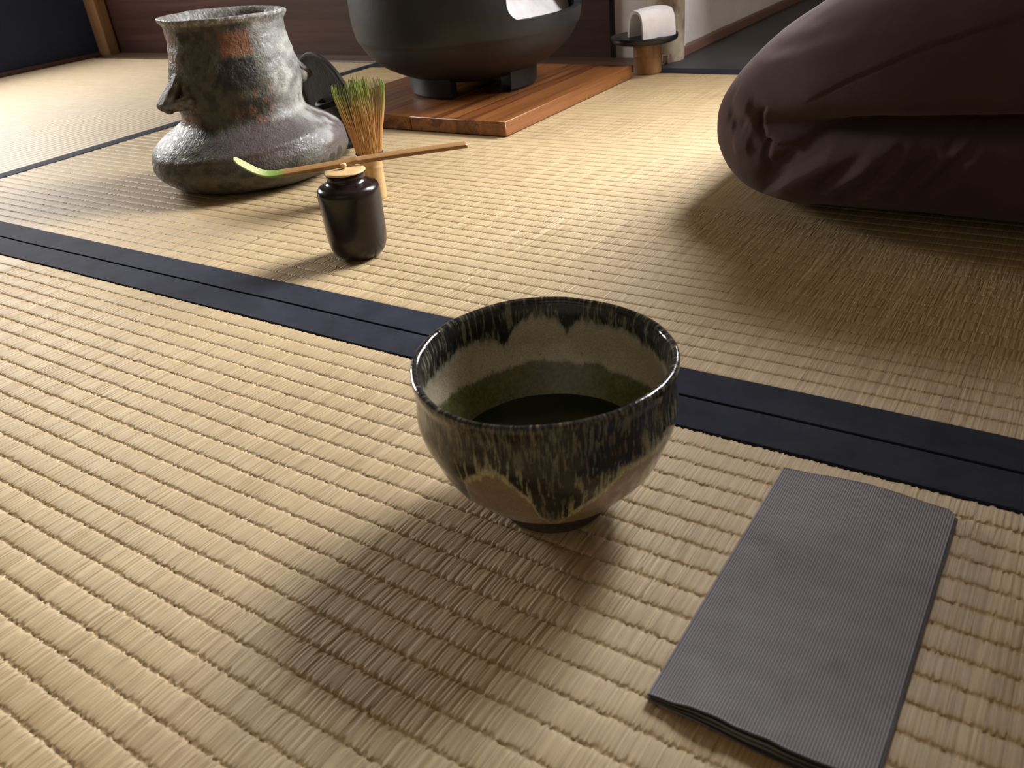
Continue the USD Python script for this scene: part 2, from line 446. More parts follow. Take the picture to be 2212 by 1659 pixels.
lg = lathe([(0.0005, -0.05), (0.031, -0.05), (0.031, 0.0), (0.0315, 0.3), (0.031, 0.52), (0.0005, 0.52)], 40, (-0.601, YB + 0.004, 0))
struct('trim_2', lg, M_LOG)

# the dark back room beyond the low opening
nr = struct_group('wall_back_room')
part('side_plaster', box(-0.66, -0.592, YB + 0.05, YB + 1.25, -0.05, 1.0), M_PLASTER, nr)
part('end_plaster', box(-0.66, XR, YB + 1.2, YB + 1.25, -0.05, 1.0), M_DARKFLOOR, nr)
part('soffit', box(-0.66, XR, YB + 0.05, YB + 1.25, 0.45, 0.49), M_WALL, nr)
struct('baseboard_back_room', box(-0.592, -0.580, YB - 0.03, YB + 1.2, -0.02, 0.014, 0.002), M_RAIL)
struct('floor_back_room', box(-0.58, XR, YB - 0.066, YB + 1.2, -0.05, 0.0), M_DARKFLOOR)

struct('wall_right', box(XR, XR + 0.05, YF, YB + 0.05, -0.056, ZC), M_WALL)
wf = struct_group('wall_front')
part('plaster', box(XL, XR, YF - 0.05, YF, -0.056, 0.68), M_WALL, wf)
part('plaster', box(XL, XR, YF - 0.05, YF, 1.62, ZC), M_WALL, wf)
part('plaster', box(XL, -0.67, YF - 0.05, YF, 0.68, 1.62), M_WALL, wf)
part('plaster', box(1.07, XR, YF - 0.05, YF, 0.68, 1.62), M_WALL, wf)
lattice('window_3', 'y', YF + 0.012, -0.67, 1.07, 0.68, 1.62, 8, 4)

# ------------------------------------------------------------------ tatami mats
PITCH = 0.0138
SEAM = 0.3755
HERI = 0.0288
MAT_X0 = -1.1565


def rib_surface(u0, u1, v0, v1, du, per_rib, depth, seed, along='y', stem=True, jit=0.0003):
    """Woven rush: ribs along u (PITCH wide across v), each made of stems that cross the rib. Returns a sheet with its top at z = 0."""
    r = np.random.default_rng(seed)
    nu = int(round((u1 - u0) / du)) + 1
    u = np.linspace(u0, u1, nu)
    nrib = int(round((v1 - v0) / PITCH))
    t = np.unique(np.r_[-1, -0.90, -0.74, np.linspace(-0.40, 0.40, max(per_rib - 6, 1)), 0.74, 0.90, 1])[:-1]
    vs, ts, rs = [], [], []
    for k in range(nrib):
        vs.append(v0 + PITCH * (k + 0.5 + 0.5 * t))
        ts.append(t)
        rs.append(np.full(len(t), k))
    vs, ts, rs = np.r_[np.concatenate(vs), v1], np.r_[np.concatenate(ts), 1.0], np.r_[np.concatenate(rs), nrib - 1]
    prof = -depth * (0.25 * np.abs(ts) ** 2.2 + 0.75 * np.abs(ts) ** 14)
    Z = np.repeat(prof[:, None], nu, 1)
    V = np.repeat(vs[:, None], nu, 1)
    U = np.repeat(u[None, :], len(vs), 0).copy()
    if stem:
        ns = nu // 2 + 1
        tone = r.normal(0, 1, (nrib, ns))
        coarse = meshkit.noise(np.stack(np.meshgrid(np.arange(nrib) * 0.9, np.arange(ns) * 0.12, [0.5], indexing='ij'), -1)[..., 0, :], seed) - 0.5
        h = np.repeat(tone * (0.00006 + 0.1 * jit) + coarse * 0.0002, 2, 1)[:, :nu]
        sh = np.repeat(r.normal(0, jit, (nrib, ns)), 2, 1)[:, :nu]
        lean = np.repeat(np.cumsum(r.normal(0, 0.10, (nrib, ns)), 1), 2, 1)[:, :nu]
        w = 1 - np.abs(ts) ** 6
        Z += h[rs] * w[:, None] - 0.00016 * (np.arange(nu) % 2 == 0)[None]
        V += sh[rs] * (np.abs(ts) > 0.5)[:, None] * (np.abs(ts) < 0.99)[:, None]
        U += (np.clip(lean[rs], -1, 1) * 0.00018) * ts[:, None]
    else:
        Z += (meshkit.noise(np.stack([U / 0.02, V / PITCH, 0 * U], -1), seed) - 0.5) * 0.0004
    Z = np.minimum(Z, 0.0)
    P = np.stack([U, V, Z], -1) if along == 'y' else np.stack([V, U, Z], -1)
    f = grid_faces(len(vs), nu)
    return P.reshape(-1, 3), (f if along == 'y' else f[:, ::-1])


def heri_strip(x0, x1, y0, y1, axis='x', z=0.0006):
    """Cloth border: thin rounded band with a slightly wavy edge."""
    n = 160
    if axis == 'x':
        u = np.linspace(x0, x1, n)
        a, b = y0, y1
    else:
        u = np.linspace(y0, y1, n)
        a, b = x0, x1
    w = b - a
    prof = [(0, -0.006), (0.0, -0.0012), (0.02, -0.0002), (0.06, 0.0), (0.5, 0.0001), (0.94, 0.0), (0.98, -0.0002), (1.0, -0.0012), (1.0, -0.006)]
    P = np.zeros((len(prof), n, 3))
    wob = (meshkit.noise(np.stack([u / 0.05, 0 * u, 0 * u], -1), 5) - 0.5) * 0.0009
    und = (meshkit.fbm(np.stack([u / 0.06, 0 * u + 3, 0 * u], -1), 3, 9) - 0.5) * 0.0006
    for i, (s, dz) in enumerate(prof):
        c = a + w * s + wob * (1 if 0.3 < s else 0) * 0 + wob
        zz = z + dz + und * (0.2 < s < 0.8)
        P[i] = np.stack([u, c, zz + 0 * u] if axis == 'x' else [c, u, zz + 0 * u], -1)
    f = grid_faces(len(prof), n)
    return P.reshape(-1, 3), (f if axis == 'x' else f[:, ::-1])


def snap(v0, v1):
    n = round((v1 - v0) / PITCH)
    return n * PITCH


# mat under the bowl (in front of the double border)
ta = thing('tatami_mat', 'rush tatami mat under the tea bowl and grey cloth, in front of the double border', 'tatami mat', (0, 0, 0), 'tatami mats on the floor')
ya1 = SEAM - 0.0006 - HERI
part('core', box(MAT_X0, 0.745, -0.50, SEAM - 0.0012, -0.055, -0.004), M_STRAW, ta)
fine_n = 24
ya0 = ya1 - fine_n * PITCH
sA = rib_surface(-0.80, 0.14, ya0, ya1, 0.00046, 9, 0.0013, 11, jit=0.00055)
sA2 = rib_surface(MAT_X0, -0.80, ya0, ya1, 0.004, 8, 0.0014, 12, stem=False)
sA3 = rib_surface(0.14, 0.745, ya0, ya1, 0.006, 8, 0.0014, 13, stem=False)
sA4 = rib_surface(MAT_X0, 0.745, ya0 - 32 * PITCH, ya0, 0.008, 7, 0.0014, 14, stem=False)
part('woven_surface', join(sA, sA2, sA3, sA4), M_RUSH, ta, smooth=True)
part('border_band', heri_strip(MAT_X0, 0.745, ya1, SEAM - 0.0006), M_HERI, ta, label='dark navy cloth border along the far edge')

# mat beyond the double border
YB_END = 1.268
tb = thing('tatami_mat', 'rush tatami mat behind the double border, under the jar, caddy and wooden board', 'tatami mat', (0, 0, 0), 'tatami mats on the floor')
part('core', box(MAT_X0, 0.745, SEAM + 0.0012, YB_END, -0.055, -0.004), M_STRAW, tb)
yb0 = SEAM + 0.0006 + HERI
sB = rib_surface(-0.62, 0.14, yb0, yb0 + 20 * PITCH, 0.00052, 8, 0.0013, 21)
sB2 = rib_surface(MAT_X0, -0.62, yb0, yb0 + 20 * PITCH, 0.0012, 8, 0.0013, 22)
sB3 = rib_surface(0.14, 0.745, yb0, yb0 + 20 * PITCH, 0.008, 8, 0.0013, 23, stem=False)
nb = int((YB_END - HERI - yb0 - 20 * PITCH) / PITCH)
sB4 = rib_surface(MAT_X0, 0.745, yb0 + 20 * PITCH, yb0 + (20 + nb) * PITCH, 0.004, 8, 0.0013, 24, stem=False)
part('woven_surface', join(sB, sB2, sB3, sB4), M_RUSH, tb, smooth=True)
part('border_band', heri_strip(MAT_X0, 0.745, SEAM + 0.0006, yb0), M_HERI, tb, label='dark navy cloth border along the near edge')
part('border_band', heri_strip(MAT_X0, 0.745, yb0 + (20 + nb) * PITCH, YB_END), M_HERI, tb, label='dark navy cloth border along the far edge')

# mat at the left, turned crosswise
tc = thing('tatami_mat', 'bright woven rush tatami mat laid crosswise along the navy wall, at the left', 'tatami mat', (0, 0, 0), 'tatami mats on the floor')
part('core', box(XL, MAT_X0 - 0.001, -0.60, YB - 0.0005, -0.055, -0.004), M_STRAW, tc)
xc1 = MAT_X0 - 0.0008 - 0.0265
nc = int((xc1 - XL) / PITCH)
part('woven_surface', rib_surface(-0.60, YB - 0.062, xc1 - nc * PITCH, xc1, 0.004, 7, 0.0016, 31, along='x', stem=False), M_RUSH_X, tc, smooth=True)
part('border_band', heri_strip(xc1, MAT_X0 - 0.0008, -0.60, YB - 0.062, axis='y'), M_HERI, tc, label='dark navy cloth border')

# mat at the right, out to the wall
td = thing('tatami_mat', 'woven rush tatami mat beyond the right end of the other mats', 'tatami mat', (0, 0, 0), 'tatami mats on the floor')
part('core', box(0.7455, XR, -0.60, 1.268, -0.055, -0.004), M_STRAW, td)
part('woven_surface', rib_surface(-0.60, 1.268, 0.7755, 0.7755 + 68 * PITCH, 0.02, 6, 0.0016, 32, along='x', stem=False), M_RUSH_X, td, smooth=True)
part('border_band', heri_strip(0.7465, 0.7755, -0.60, 1.268, axis='y'), M_HERI, td)

# ------------------------------------------------------------------ tea bowl
def view_frame(base):
    """Unit vectors at a spot on the floor: right and away, as seen from the camera's place."""
    v = np.array(base[:2]) / np.hypot(*base[:2])
    return np.array([v[1], -v[0]]), v


BOWL = np.array([-0.1744, 0.2616])
br, bv = view_frame(BOWL)
outer = [(0.0262, 0.0108), (0.0310, 0.0126), (0.0378, 0.0172), (0.0437, 0.0240), (0.0487, 0.030), (0.0533, 0.040), (0.0571, 0.050), (0.0583, 0.058), (0.0577, 0.066), (0.0577, 0.0730), (0.0586, 0.0780), (0.0584, 0.0796)]
rim = [(0.0570, 0.0803), (0.0556, 0.0797)]
inner = [(0.0546, 0.0775), (0.0539, 0.0725), (0.0541, 0.066), (0.0545, 0.058), (0.0533, 0.050), (0.0495, 0.040), (0.0448, 0.030), (0.039, 0.022), (0.030, 0.0163), (0.018, 0.0132), (0.0004, 0.0128)]
po = smooth_path([(0.0004, 0.0104)] + outer, 120)
pr_ = smooth_path([outer[-1]] + rim + [inner[0]], 22)[1:-1]
pi_ = smooth_path(inner, 110)
prof = np.vstack([po, pr_, pi_])
NB = 900
phi = np.linspace(-np.pi, np.pi, NB, endpoint=False)          # 0 faces the camera's side, + to the right
PH, RR = np.meshgrid(phi, prof[:, 0])
ZZ = np.repeat(prof[:, 1:2], NB, 1)
side = np.zeros(len(prof))
side[len(po) + len(pr_):] = 1
side[len(po):len(po) + len(pr_)] = 0.5
wob = 1 + 0.012 * np.sin(2 * PH + 0.6) * smoothstep(0.02, 0.07, ZZ) + 0.006 * np.sin(3 * PH + 2.0) * smoothstep(0.02, 0.07, ZZ)
P3 = np.stack([np.cos(PH), np.sin(PH), ZZ], -1)
dr = (meshkit.fbm(P3 * np.array([4, 4, 70.0]), 3, 3) - 0.5) * 0.0010 * smoothstep(0.012, 0.03, ZZ)
lipz = 0.0009 * np.sin(2 * PH + 1.0) + 0.0007 * (meshkit.noise(P3 * np.array([5, 5, 0]), 8) - 0.5)
Zb = ZZ + lipz * smoothstep(0.05, 0.08, ZZ)
Rb = RR * wob + dr
# glaze pattern, by angle and height
deg = np.degrees(PH)
zb = np.interp(deg, [-180, -150, -120, -100, -80, -60, -50, -46, -43, -40.3, -35, -27, -21, -17, -10, -7, -1, 7.5, 17, 24, 30, 42, 53, 65, 90, 120, 150, 180],
               [.036, .045, .034, .020, .012, .012, .014, .022, .035, .0433, .050, .056, .0552, .052, .0413, .026, .0120, .0290, .0380, .0445, .051, .0525, .052, .050, .047, .052, .042, .036])
streak = meshkit.fbm(P3 * np.array([52, 52, 95.0]), 4, 21)
streak2 = meshkit.fbm(P3 * np.array([110, 110, 160.0]) + 5, 3, 22)
blot = meshkit.fbm(P3 * np.array([7, 7, 90.0]), 3, 23)
def nrm01(a):
    return (a - a.mean()) / a.std()


streak_n, streak2_n = nrm01(streak), nrm01(streak2)
fine = nrm01(meshkit.fbm(P3 * np.array([150, 150, 240.0]) + 9, 2, 24))
CLAY = np.array([0.275, 0.205, 0.135])
CREAM = np.array([0.36, 0.33, 0.20])
OLIVE = np.array([0.165, 0.155, 0.108])
BLACK = np.array([0.010, 0.0115, 0.0135])
BROWN = np.array([0.032, 0.027, 0.023])
s = ZZ - zb + (streak - 0.5) * 0.0035 + (meshkit.fbm(P3 * np.array([11, 11, 0.0]), 3, 25) - 0.5) * 0.004
drip = np.clip(1 - s / 0.019, 0, 1)
sel = smoothstep(0.95, 1.3, streak_n + 0.45 * fine + 1.45 * drip + 0.9 * np.exp(-((deg - 2) / 15) ** 2) * smoothstep(0.055, 0.025, ZZ))
up = smoothstep(0.056, 0.070, ZZ)
dark = lerp(BLACK, BROWN, smoothstep(0.50, 0.68, streak2) * (0.10 + 0.90 * up))
colo = dark * 1.0
colo = lerp(colo, lerp(OLIVE * 1.1, CREAM * 1.1, smoothstep(0.35, 0.6, blot + 0.25 * drip)), sel * (0.45 + 0.55 * drip))
colo = lerp(colo, OLIVE * 0.80, 0.85 * smoothstep(-0.1, 0.8, streak2_n + 0.5 * fine + 0.4 * streak_n) * up)
colo = lerp(colo, CREAM * 1.4, smoothstep(0.0030, 0.0012, np.abs(s - 0.0012)) * (0.60 + 0.3 * smoothstep(-0.6, 0.5, streak2_n)))
clayv = CLAY * (0.85 + 0.3 * blot[..., None])
colo = lerp(clayv, colo, smoothstep(-0.0004, 0.0006, s))
# inside
zi = np.interp(deg, [-180, -174, -170, -166, -160, -153, -141, -135, -126, -116, -108, -95, -80, -40, 0, 40, 80, 100, 119, 132, 146, 157, 163, 166, 169, 172, 180],
               [.072, .0713, .0690, .0650, .0575, .0635, .0665, .0655, .0632, .0634, .0625, .066, .070, .070, .071, .070, .068, .0662, .0675, .0702, .0693, .0706, .0670, .0632, .0675, .070, .072])
si = ZZ - zi + (streak - 0.5) * 0.0065 + (meshkit.fbm(P3 * np.array([13, 13, 0.0]), 3, 26) - 0.5) * 0.0045
CRI = np.array([0.43, 0.37, 0.26])
GREY = np.array([0.30, 0.30, 0.235])
ci = CRI * (0.86 + 0.28 * blot[..., None])
ci = lerp(ci, GREY, 0.75 * smoothstep(-0.0035, 0.0, si))
di = lerp(BLACK * 1.1, BROWN, smoothstep(0.45, 0.62, streak2))
di = lerp(di, OLIVE * 1.1, 0.9 * smoothstep(0.7, 1.3, streak_n + 0.5 * fine + 0.9 * np.clip(1 - si / 0.006, 0, 1)))
ci = lerp(ci, di, smoothstep(-0.0005, 0.0012, si))
# tea stain left on the wall above the pool, with specks of froth
stain_z = 0.0472 + 0.003 * (meshkit.fbm(P3 * np.array([6, 6, 0.0]), 3, 41) - 0.5) * 2
edge = ZZ - stain_z + (meshkit.fbm(P3 * np.array([60, 60, 1100.0]), 3, 42) - 0.5) * 0.003
TEA1, TEA2 = np.array([0.090, 0.094, 0.018]), np.array([0.046, 0.058, 0.011])
tea = lerp(TEA1, TEA2, smoothstep(0.4, 0.62, meshkit.fbm(P3 * np.array([40, 40, 700.0]), 3, 43)))
ci = lerp(ci, tea, 0.93 * smoothstep(0.0012, -0.0012, edge))
speck = meshkit.noise(P3 * np.array([75, 75, 1350.0]), 44)
ci = lerp(ci, np.array([0.03, 0.032, 0.012]), 0.8 * smoothstep(0.86, 0.92, speck) * smoothstep(0.058, 0.05, ZZ))
rimc = lerp(BLACK, BROWN * 1.4, smoothstep(0.42, 0.6, streak2))
rimc = lerp(rimc, OLIVE * 0.9, smoothstep(0.56, 0.64, streak))
col = np.where(side[:, None, None] == 0, colo, np.where(side[:, None, None] == 1, ci, rimc))
dirx, diry = -bv, br
Vb = np.stack([Rb * (np.cos(PH) * dirx[0] + np.sin(PH) * diry[0]), Rb * (np.cos(PH) * dirx[1] + np.sin(PH) * diry[1]), Zb], -1).reshape(-1, 3)
# glaze edge stands a little proud of the bare clay
fb = grid_faces(len(prof), NB, True)
bowl = thing('tea_bowl', 'tea bowl with streaked black and cream glaze over bare clay, holding green tea', 'bowl', (*BOWL, 0))
part('body', (Vb, fb), M_BOWL, bowl, smooth=True, prim={'tint': col.reshape(-1, 3), 'gloss': np.repeat(np.where(side == 1, 0.30, np.where(side == 0, 0.14, 0.09))[:, None], NB, 1).reshape(-1)})
foot = lathe([(0.0005, 0.0035), (0.0195, 0.0035), (0.0210, 0.0002), (0.0238, 0.0), (0.0250, 0.0012), (0.0244, 0.0080), (0.0258, 0.0118), (0.0005, 0.0118)], 96)
part('foot', foot, M_FOOT, bowl, label='dark unglazed foot ring')
tz = 0.0318
tr = float(np.interp(tz, pi_[::-1, 1], pi_[::-1, 0])) + 0.0006
tea_m = lathe([(tr - 0.006, tz - 0.006), (tr, tz + 0.0004), (tr - 0.0012, tz), (tr - 0.004, tz - 0.0002), (0.02, tz - 0.0002), (0.0004, tz - 0.0002)], 120, (*BOWL, 0))
part('green_tea', tea_m, M_TEA, label='dark green tea pooled in the bottom of the glazed bowl', category='tea', smooth=40)

# ------------------------------------------------------------------ tea caddy
CAD = np.array([-0.494, 0.4746])
cr, cv = view_frame(CAD)
caddy = thing('tea_caddy', 'small dark brown glazed tea caddy with a pale ivory lid', 'tea caddy', (*CAD, 0))
cprof = smooth_path([(0.0004, 0.0012), (0.0125, 0.0004), (0.0150, 0.0004), (0.0190, 0.0026), (0.0222, 0.0065), (0.0242, 0.0130), (0.0250, 0.0210), (0.0254, 0.0360), (0.0258, 0.0500), (0.0259, 0.0555), (0.0252, 0.0592), (0.0232, 0.0617), (0.0196, 0.0632), (0.0166, 0.0648), (0.0153, 0.0675), (0.0158, 0.0705), (0.0166, 0.0716), (0.0150, 0.0718), (0.0138, 0.0700), (0.0004, 0.0695)], 110)
part('body', lathe(cprof, 96), M_CADDY, caddy, smooth=60)
clid = part('lid', lathe(smooth_path([(0.0004, 0.0716), (0.0150, 0.0716), (0.0166, 0.0720), (0.0170, 0.0728), (0.0164, 0.0736), (0.0120, 0.0743), (0.0040, 0.0746), (0.0004, 0.0747)], 60), 80), M_IVORY, caddy, smooth=50, label='pale ivory lid')
part('knob', lathe(smooth_path([(0.0004, 0.0742), (0.0017, 0.0745), (0.0014, 0.0754), (0.0024, 0.0770), (0.0023, 0.0784), (0.0012, 0.0792), (0.0003, 0.0793)], 40), 48), M_IVORY, clid, smooth=50)

# ------------------------------------------------------------------ bamboo scoop lying on the caddy's lid
sb = CAD + cv * 0.0075
sp = np.array([(-0.0838, 0.0925), (-0.0795, 0.0890), (-0.0715, 0.0826), (-0.0655, 0.0788), (-0.0600, 0.0768), (-0.0540, 0.0761), (-0.0450, 0.0760), (-0.0304, 0.0762), (-0.0077, 0.0767), (0.0085, 0.0775), (0.0100, 0.0782), (0.0115, 0.0776), (0.0133, 0.0774), (0.042, 0.0774), (0.075, 0.0772), (0.1036, 0.0768)])
sp = smooth_path(sp, 90)
sdist = np.r_[0, np.cumsum(np.linalg.norm(np.diff(sp, axis=0), axis=1))]
hw = np.interp(sdist, [0, 0.002, 0.010, 0.030, 0.05, 0.10, 0.20], [0.0018, 0.0040, 0.0046, 0.0036, 0.0031, 0.0029, 0.0026])   # half width across
th = np.interp(sdist, [0, 0.02, 0.04, 0.10, 0.20], [0.0007, 0.0010, 0.0017, 0.0019, 0.0018])                                        # half thickness
tg = np.gradient(sp, axis=0)
tg /= np.linalg.norm(tg, axis=1, keepdims=True)
nrm = np.stack([-tg[:, 1], tg[:, 0]], 1)
ring = np.array([(-1, -0.55), (-0.8, -0.95), (0, -1.0), (0.8, -0.95), (1, -0.55), (1, 0.55), (0.8, 0.9), (0, 0.8), (-0.8, 0.9), (-1, 0.55)])
yaw = math.radians(0)
sv = []
for p, n_, w_, t_ in zip(sp, nrm, hw, th):
    for a_, b_ in ring:
        q = p + n_ * b_ * t_
        # the scoop's face is turned a little towards the near side
        xy = sb + cr * q[0] + cv * (a_ * w_)
        sv.append((xy[0], xy[1], q[1] + 0.0005 + a_ * w_ * 0.40))
sv = np.array(sv)
nring = len(ring)
sf = grid_faces(len(sp), nring, True)
k0, k1 = len(sv), len(sv) + 1
sv = np.vstack([sv, sv[:nring].mean(0), sv[-nring:].mean(0)])
i_ = np.arange(nring)
sf = np.vstack([sf, np.stack([np.full(nring, k0), (i_ + 1) % nring, i_], 1), np.stack([np.full(nring, k1), k0 - nring + i_, k0 - nring + (i_ + 1) % nring], 1)])
stain = np.r_[np.repeat(smoothstep(0.043, 0.036, sdist), nring), 1.0, 0.0]
lightg = np.r_[np.repeat(smoothstep(0.020, 0.030, sdist), nring), 0.0, 0.0]
SC = lerp(np.tile([0.36, 0.195, 0.075], (len(sv), 1)), lerp(np.tile([0.40, 0.42, 0.19], (len(sv), 1)), np.tile([0.21, 0.33, 0.07], (len(sv), 1)), lightg), stain)
M_SCOOP = glaze_material('scoop_bamboo', rough=0.42)
scoop = usdkit.mesh(stage, '/World/' + numbered('/World', 'bamboo_scoop'), (sv, sf[:, ::-1]), M_SCOOP, smooth=True)
UsdGeom.PrimvarsAPI(scoop).CreatePrimvar('tint', Sdf.ValueTypeNames.Color3fArray, 'vertex').Set(Vt.Vec3fArray.FromNumpy(SC.astype(np.float32)))
tag(scoop.GetPrim(), 'slim bamboo tea scoop with a bent green-stained tip, balanced across the caddy lid', 'tea scoop')

# ------------------------------------------------------------------ bamboo whisk
WH = np.array([-0.5895, 0.6045])
wr, wv = view_frame(WH)
whisk = thing('tea_whisk', 'bamboo tea whisk standing on its handle behind the caddy, tines stained green', 'whisk', (*WH, 0))
part('handle', lathe(smooth_path([(0.0004, 0.0), (0.0096, 0.0), (0.0104, 0.0008), (0.0106, 0.012), (0.0108, 0.029), (0.0113, 0.0318), (0.0115, 0.0326), (0.0111, 0.0334), (0.0113, 0.036), (0.0120, 0.0405), (0.0128, 0.0455), (0.0129, 0.0470), (0.0100, 0.0472), (0.0004, 0.0472)], 60), 48), M_BAMBOO, whisk, smooth=40)
part('thread', lathe([(0.0128, 0.0452), (0.0136, 0.0454), (0.0140, 0.0462), (0.0136, 0.0470), (0.0128, 0.0471)], 64), M_THREAD, whisk, label='dark binding thread')
tail = [(*(wr * 0.0125 - wv * 0.004), 0.0460), (*(wr * 0.0150 - wv * 0.004), 0.0425), (*(wr * 0.0178 - wv * 0.003), 0.0375)]
part('thread', tube(smooth_path(tail, 8), 0.0004, 6), M_THREAD, whisk, label='loose thread end')


def tine(a, pts, w0, w1, twist=0.0):
    pts = smooth_path(pts, 12)
    v = []
    for k, (r_, z_) in enumerate(pts):
        t_ = k / (len(pts) - 1)
        w_ = w0 * (1 - t_) + w1 * t_
        c_, s_ = math.cos(a + twist * t_), math.sin(a + twist * t_)
        for dw, dr_ in ((-1, 0), (0, 0.00035), (1, 0), (0, -0.00035)):
            v.append((c_ * (r_ + dr_) - s_ * dw * w_, s_ * (r_ + dr_) + c_ * dw * w_, z_))
    f = grid_faces(len(pts), 4, True)
    e = (len(pts) - 1) * 4
    return np.array(v), np.vstack([f, [[e, e + 1, e + 2], [e, e + 2, e + 3]]])


for k in range(64):
    a = 2 * math.pi * (k + rng.uniform(-0.25, 0.25)) / 64
    e = rng.normal(0, 0.0007)
    hgt = 0.1120 + rng.normal(0, 0.0010)
    part('tine', tine(a, [(0.0126, 0.0455), (0.0152, 0.060), (0.0196 + e, 0.080), (0.0236 + e, 0.098), (0.0250 + e, 0.107), (0.0243 + e, hgt)], 0.00060, 0.00032, rng.normal(0, 0.02)), M_TINE, whisk)
for k in range(44):
    a = 2 * math.pi * (k + rng.uniform(-0.3, 0.3)) / 44
    e = rng.normal(0, 0.0010)
    hgt = 0.1155 + rng.normal(0, 0.0022)
    part('tine', tine(a, [(0.0085, 0.0465), (0.0088, 0.062), (0.0085 + e, 0.085), (0.0070 + e * 1.4, 0.100), (0.0066 + e * 2.2, hgt)], 0.00060, 0.00032, rng.normal(0, 0.25)), M_TINE, whisk)

# ------------------------------------------------------------------ water jar
JAR = np.array([-0.798, 0.628])
jr, jv = view_frame(JAR)
jar = thing('water_jar', 'grey-brown fired stoneware water jar with a flared neck and lugs, behind the whisk', 'jar', (*JAR, 0))
jo = smooth_path([(0.0004, 0.0), (0.060, 0.0), (0.078, 0.0015), (0.094, 0.0075), (0.1055, 0.0165), (0.1105, 0.027), (0.1085, 0.0385), (0.1015, 0.0490), (0.0895, 0.0580), (0.0770, 0.0650), (0.0695, 0.0710), (0.0675, 0.0780), (0.0690, 0.0880), (0.0708, 0.0990), (0.0706, 0.1120), (0.0680, 0.1270), (0.0645, 0.1430), (0.0625, 0.1560), (0.0628, 0.1630), (0.0652, 0.1680), (0.0672, 0.1705)], 150)
jri = smooth_path([(0.0672, 0.1705), (0.0674, 0.1730), (0.0660, 0.1742), (0.0625, 0.1728)], 14)[1:]
ji = smooth_path([(0.0625, 0.1728), (0.0590, 0.1690), (0.0575, 0.162), (0.0575, 0.150), (0.0600, 0.135), (0.0640, 0.110), (0.0620, 0.080), (0.0700, 0.062), (0.098, 0.035), (0.095, 0.018), (0.06, 0.008), (0.0004, 0.007)], 70)[1:]
jp = np.vstack([jo, jri, ji])
NJ = 460
jphi = np.linspace(-np.pi, np.pi, NJ, endpoint=False)
JP, JR = np.meshgrid(jphi, jp[:, 0])
JZ = np.repeat(jp[:, 1:2], NJ, 1)
J3 = np.stack([np.cos(JP), np.sin(JP), JZ * 12], -1)
jdeg = np.degrees(JP)
Rj = JR * (1 + 0.016 * np.sin(2 * JP + 0.5) + 0.012 * np.sin(3 * JP - 1.0) * smoothstep(0.16, 0.02, JZ))
Rj += (meshkit.fbm(J3 * 3.2, 4, 51) - 0.5) * 0.0034 + (meshkit.fbm(J3 * 14, 3, 52) - 0.5) * 0.0010
# throwing rings and a shoulder fold that rises to the right
Rj += 0.0002 * np.sin(JZ * 420 + JP) * smoothstep(0.07, 0.09, JZ) * smoothstep(0.165, 0.15, JZ)
fold = np.exp(-((JZ - (0.050 + 0.010 * np.sin(np.radians(jdeg - 10)))) / 0.0045) ** 2) * np.exp(-((jdeg - 8) / 48) ** 2)
Rj += 0.0045 * fold
Rj += 0.0030 * np.exp(-((jdeg - 70) / 40) ** 2) * smoothstep(0.085, 0.06, JZ) * smoothstep(0.03, 0.05, JZ)
Zj = JZ + (meshkit.noise(np.stack([np.cos(JP) * 2, np.sin(JP) * 2, 0 * JP], -1), 55) - 0.5) * 0.004 * smoothstep(0.12, 0.17, JZ)
Zj += 0.0012 * np.cos(JP - np.radians(-100)) * smoothstep(0.1, 0.17, JZ)
# firing colours
m1 = meshkit.fbm(J3 * 3.0, 5, 61)
m2 = meshkit.fbm(J3 * 9.0, 5, 62)
m3n = meshkit.fbm(J3 * 30.0, 4, 63)
OL, DK, GR, WHT, TER, MAU = (np.array(c) for c in ((0.072, 0.066, 0.045), (0.020, 0.017, 0.015), (0.20, 0.20, 0.19), (0.34, 0.34, 0.31), (0.155, 0.062, 0.030), (0.105, 0.082, 0.082)))
jc = lerp(np.broadcast_to(OL, (*JP.shape, 3)), DK, 0.8 * smoothstep(0.48, 0.62, m2))
neckf = smoothstep(0.066, 0.074, JZ)
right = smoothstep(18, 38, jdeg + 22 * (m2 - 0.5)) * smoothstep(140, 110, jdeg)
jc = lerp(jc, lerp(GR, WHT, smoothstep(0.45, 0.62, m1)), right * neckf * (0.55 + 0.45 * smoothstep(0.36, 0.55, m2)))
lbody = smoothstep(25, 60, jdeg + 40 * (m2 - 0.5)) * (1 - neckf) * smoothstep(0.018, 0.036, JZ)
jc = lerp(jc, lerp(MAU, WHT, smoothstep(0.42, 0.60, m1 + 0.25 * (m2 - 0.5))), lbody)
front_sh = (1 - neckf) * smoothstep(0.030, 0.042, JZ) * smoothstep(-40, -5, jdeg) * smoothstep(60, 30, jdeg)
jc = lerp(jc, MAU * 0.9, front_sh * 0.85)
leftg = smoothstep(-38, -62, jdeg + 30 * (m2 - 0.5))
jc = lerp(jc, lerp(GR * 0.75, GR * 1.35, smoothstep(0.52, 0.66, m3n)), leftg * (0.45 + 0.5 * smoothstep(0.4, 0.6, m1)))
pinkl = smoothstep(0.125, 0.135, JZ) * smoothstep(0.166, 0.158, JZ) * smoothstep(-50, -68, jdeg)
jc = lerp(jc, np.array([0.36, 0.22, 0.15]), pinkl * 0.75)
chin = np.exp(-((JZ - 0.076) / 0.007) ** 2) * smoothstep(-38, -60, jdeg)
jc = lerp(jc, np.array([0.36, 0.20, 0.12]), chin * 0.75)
e1 = 6 * (m2 - 0.5)
patch = smoothstep(-11, -7, jdeg + e1) * smoothstep(21, 17, jdeg + e1) * smoothstep(0.1365, 0.139, JZ + 0.003 * (m3n - 0.5)) * smoothstep(0.162, 0.158, JZ)
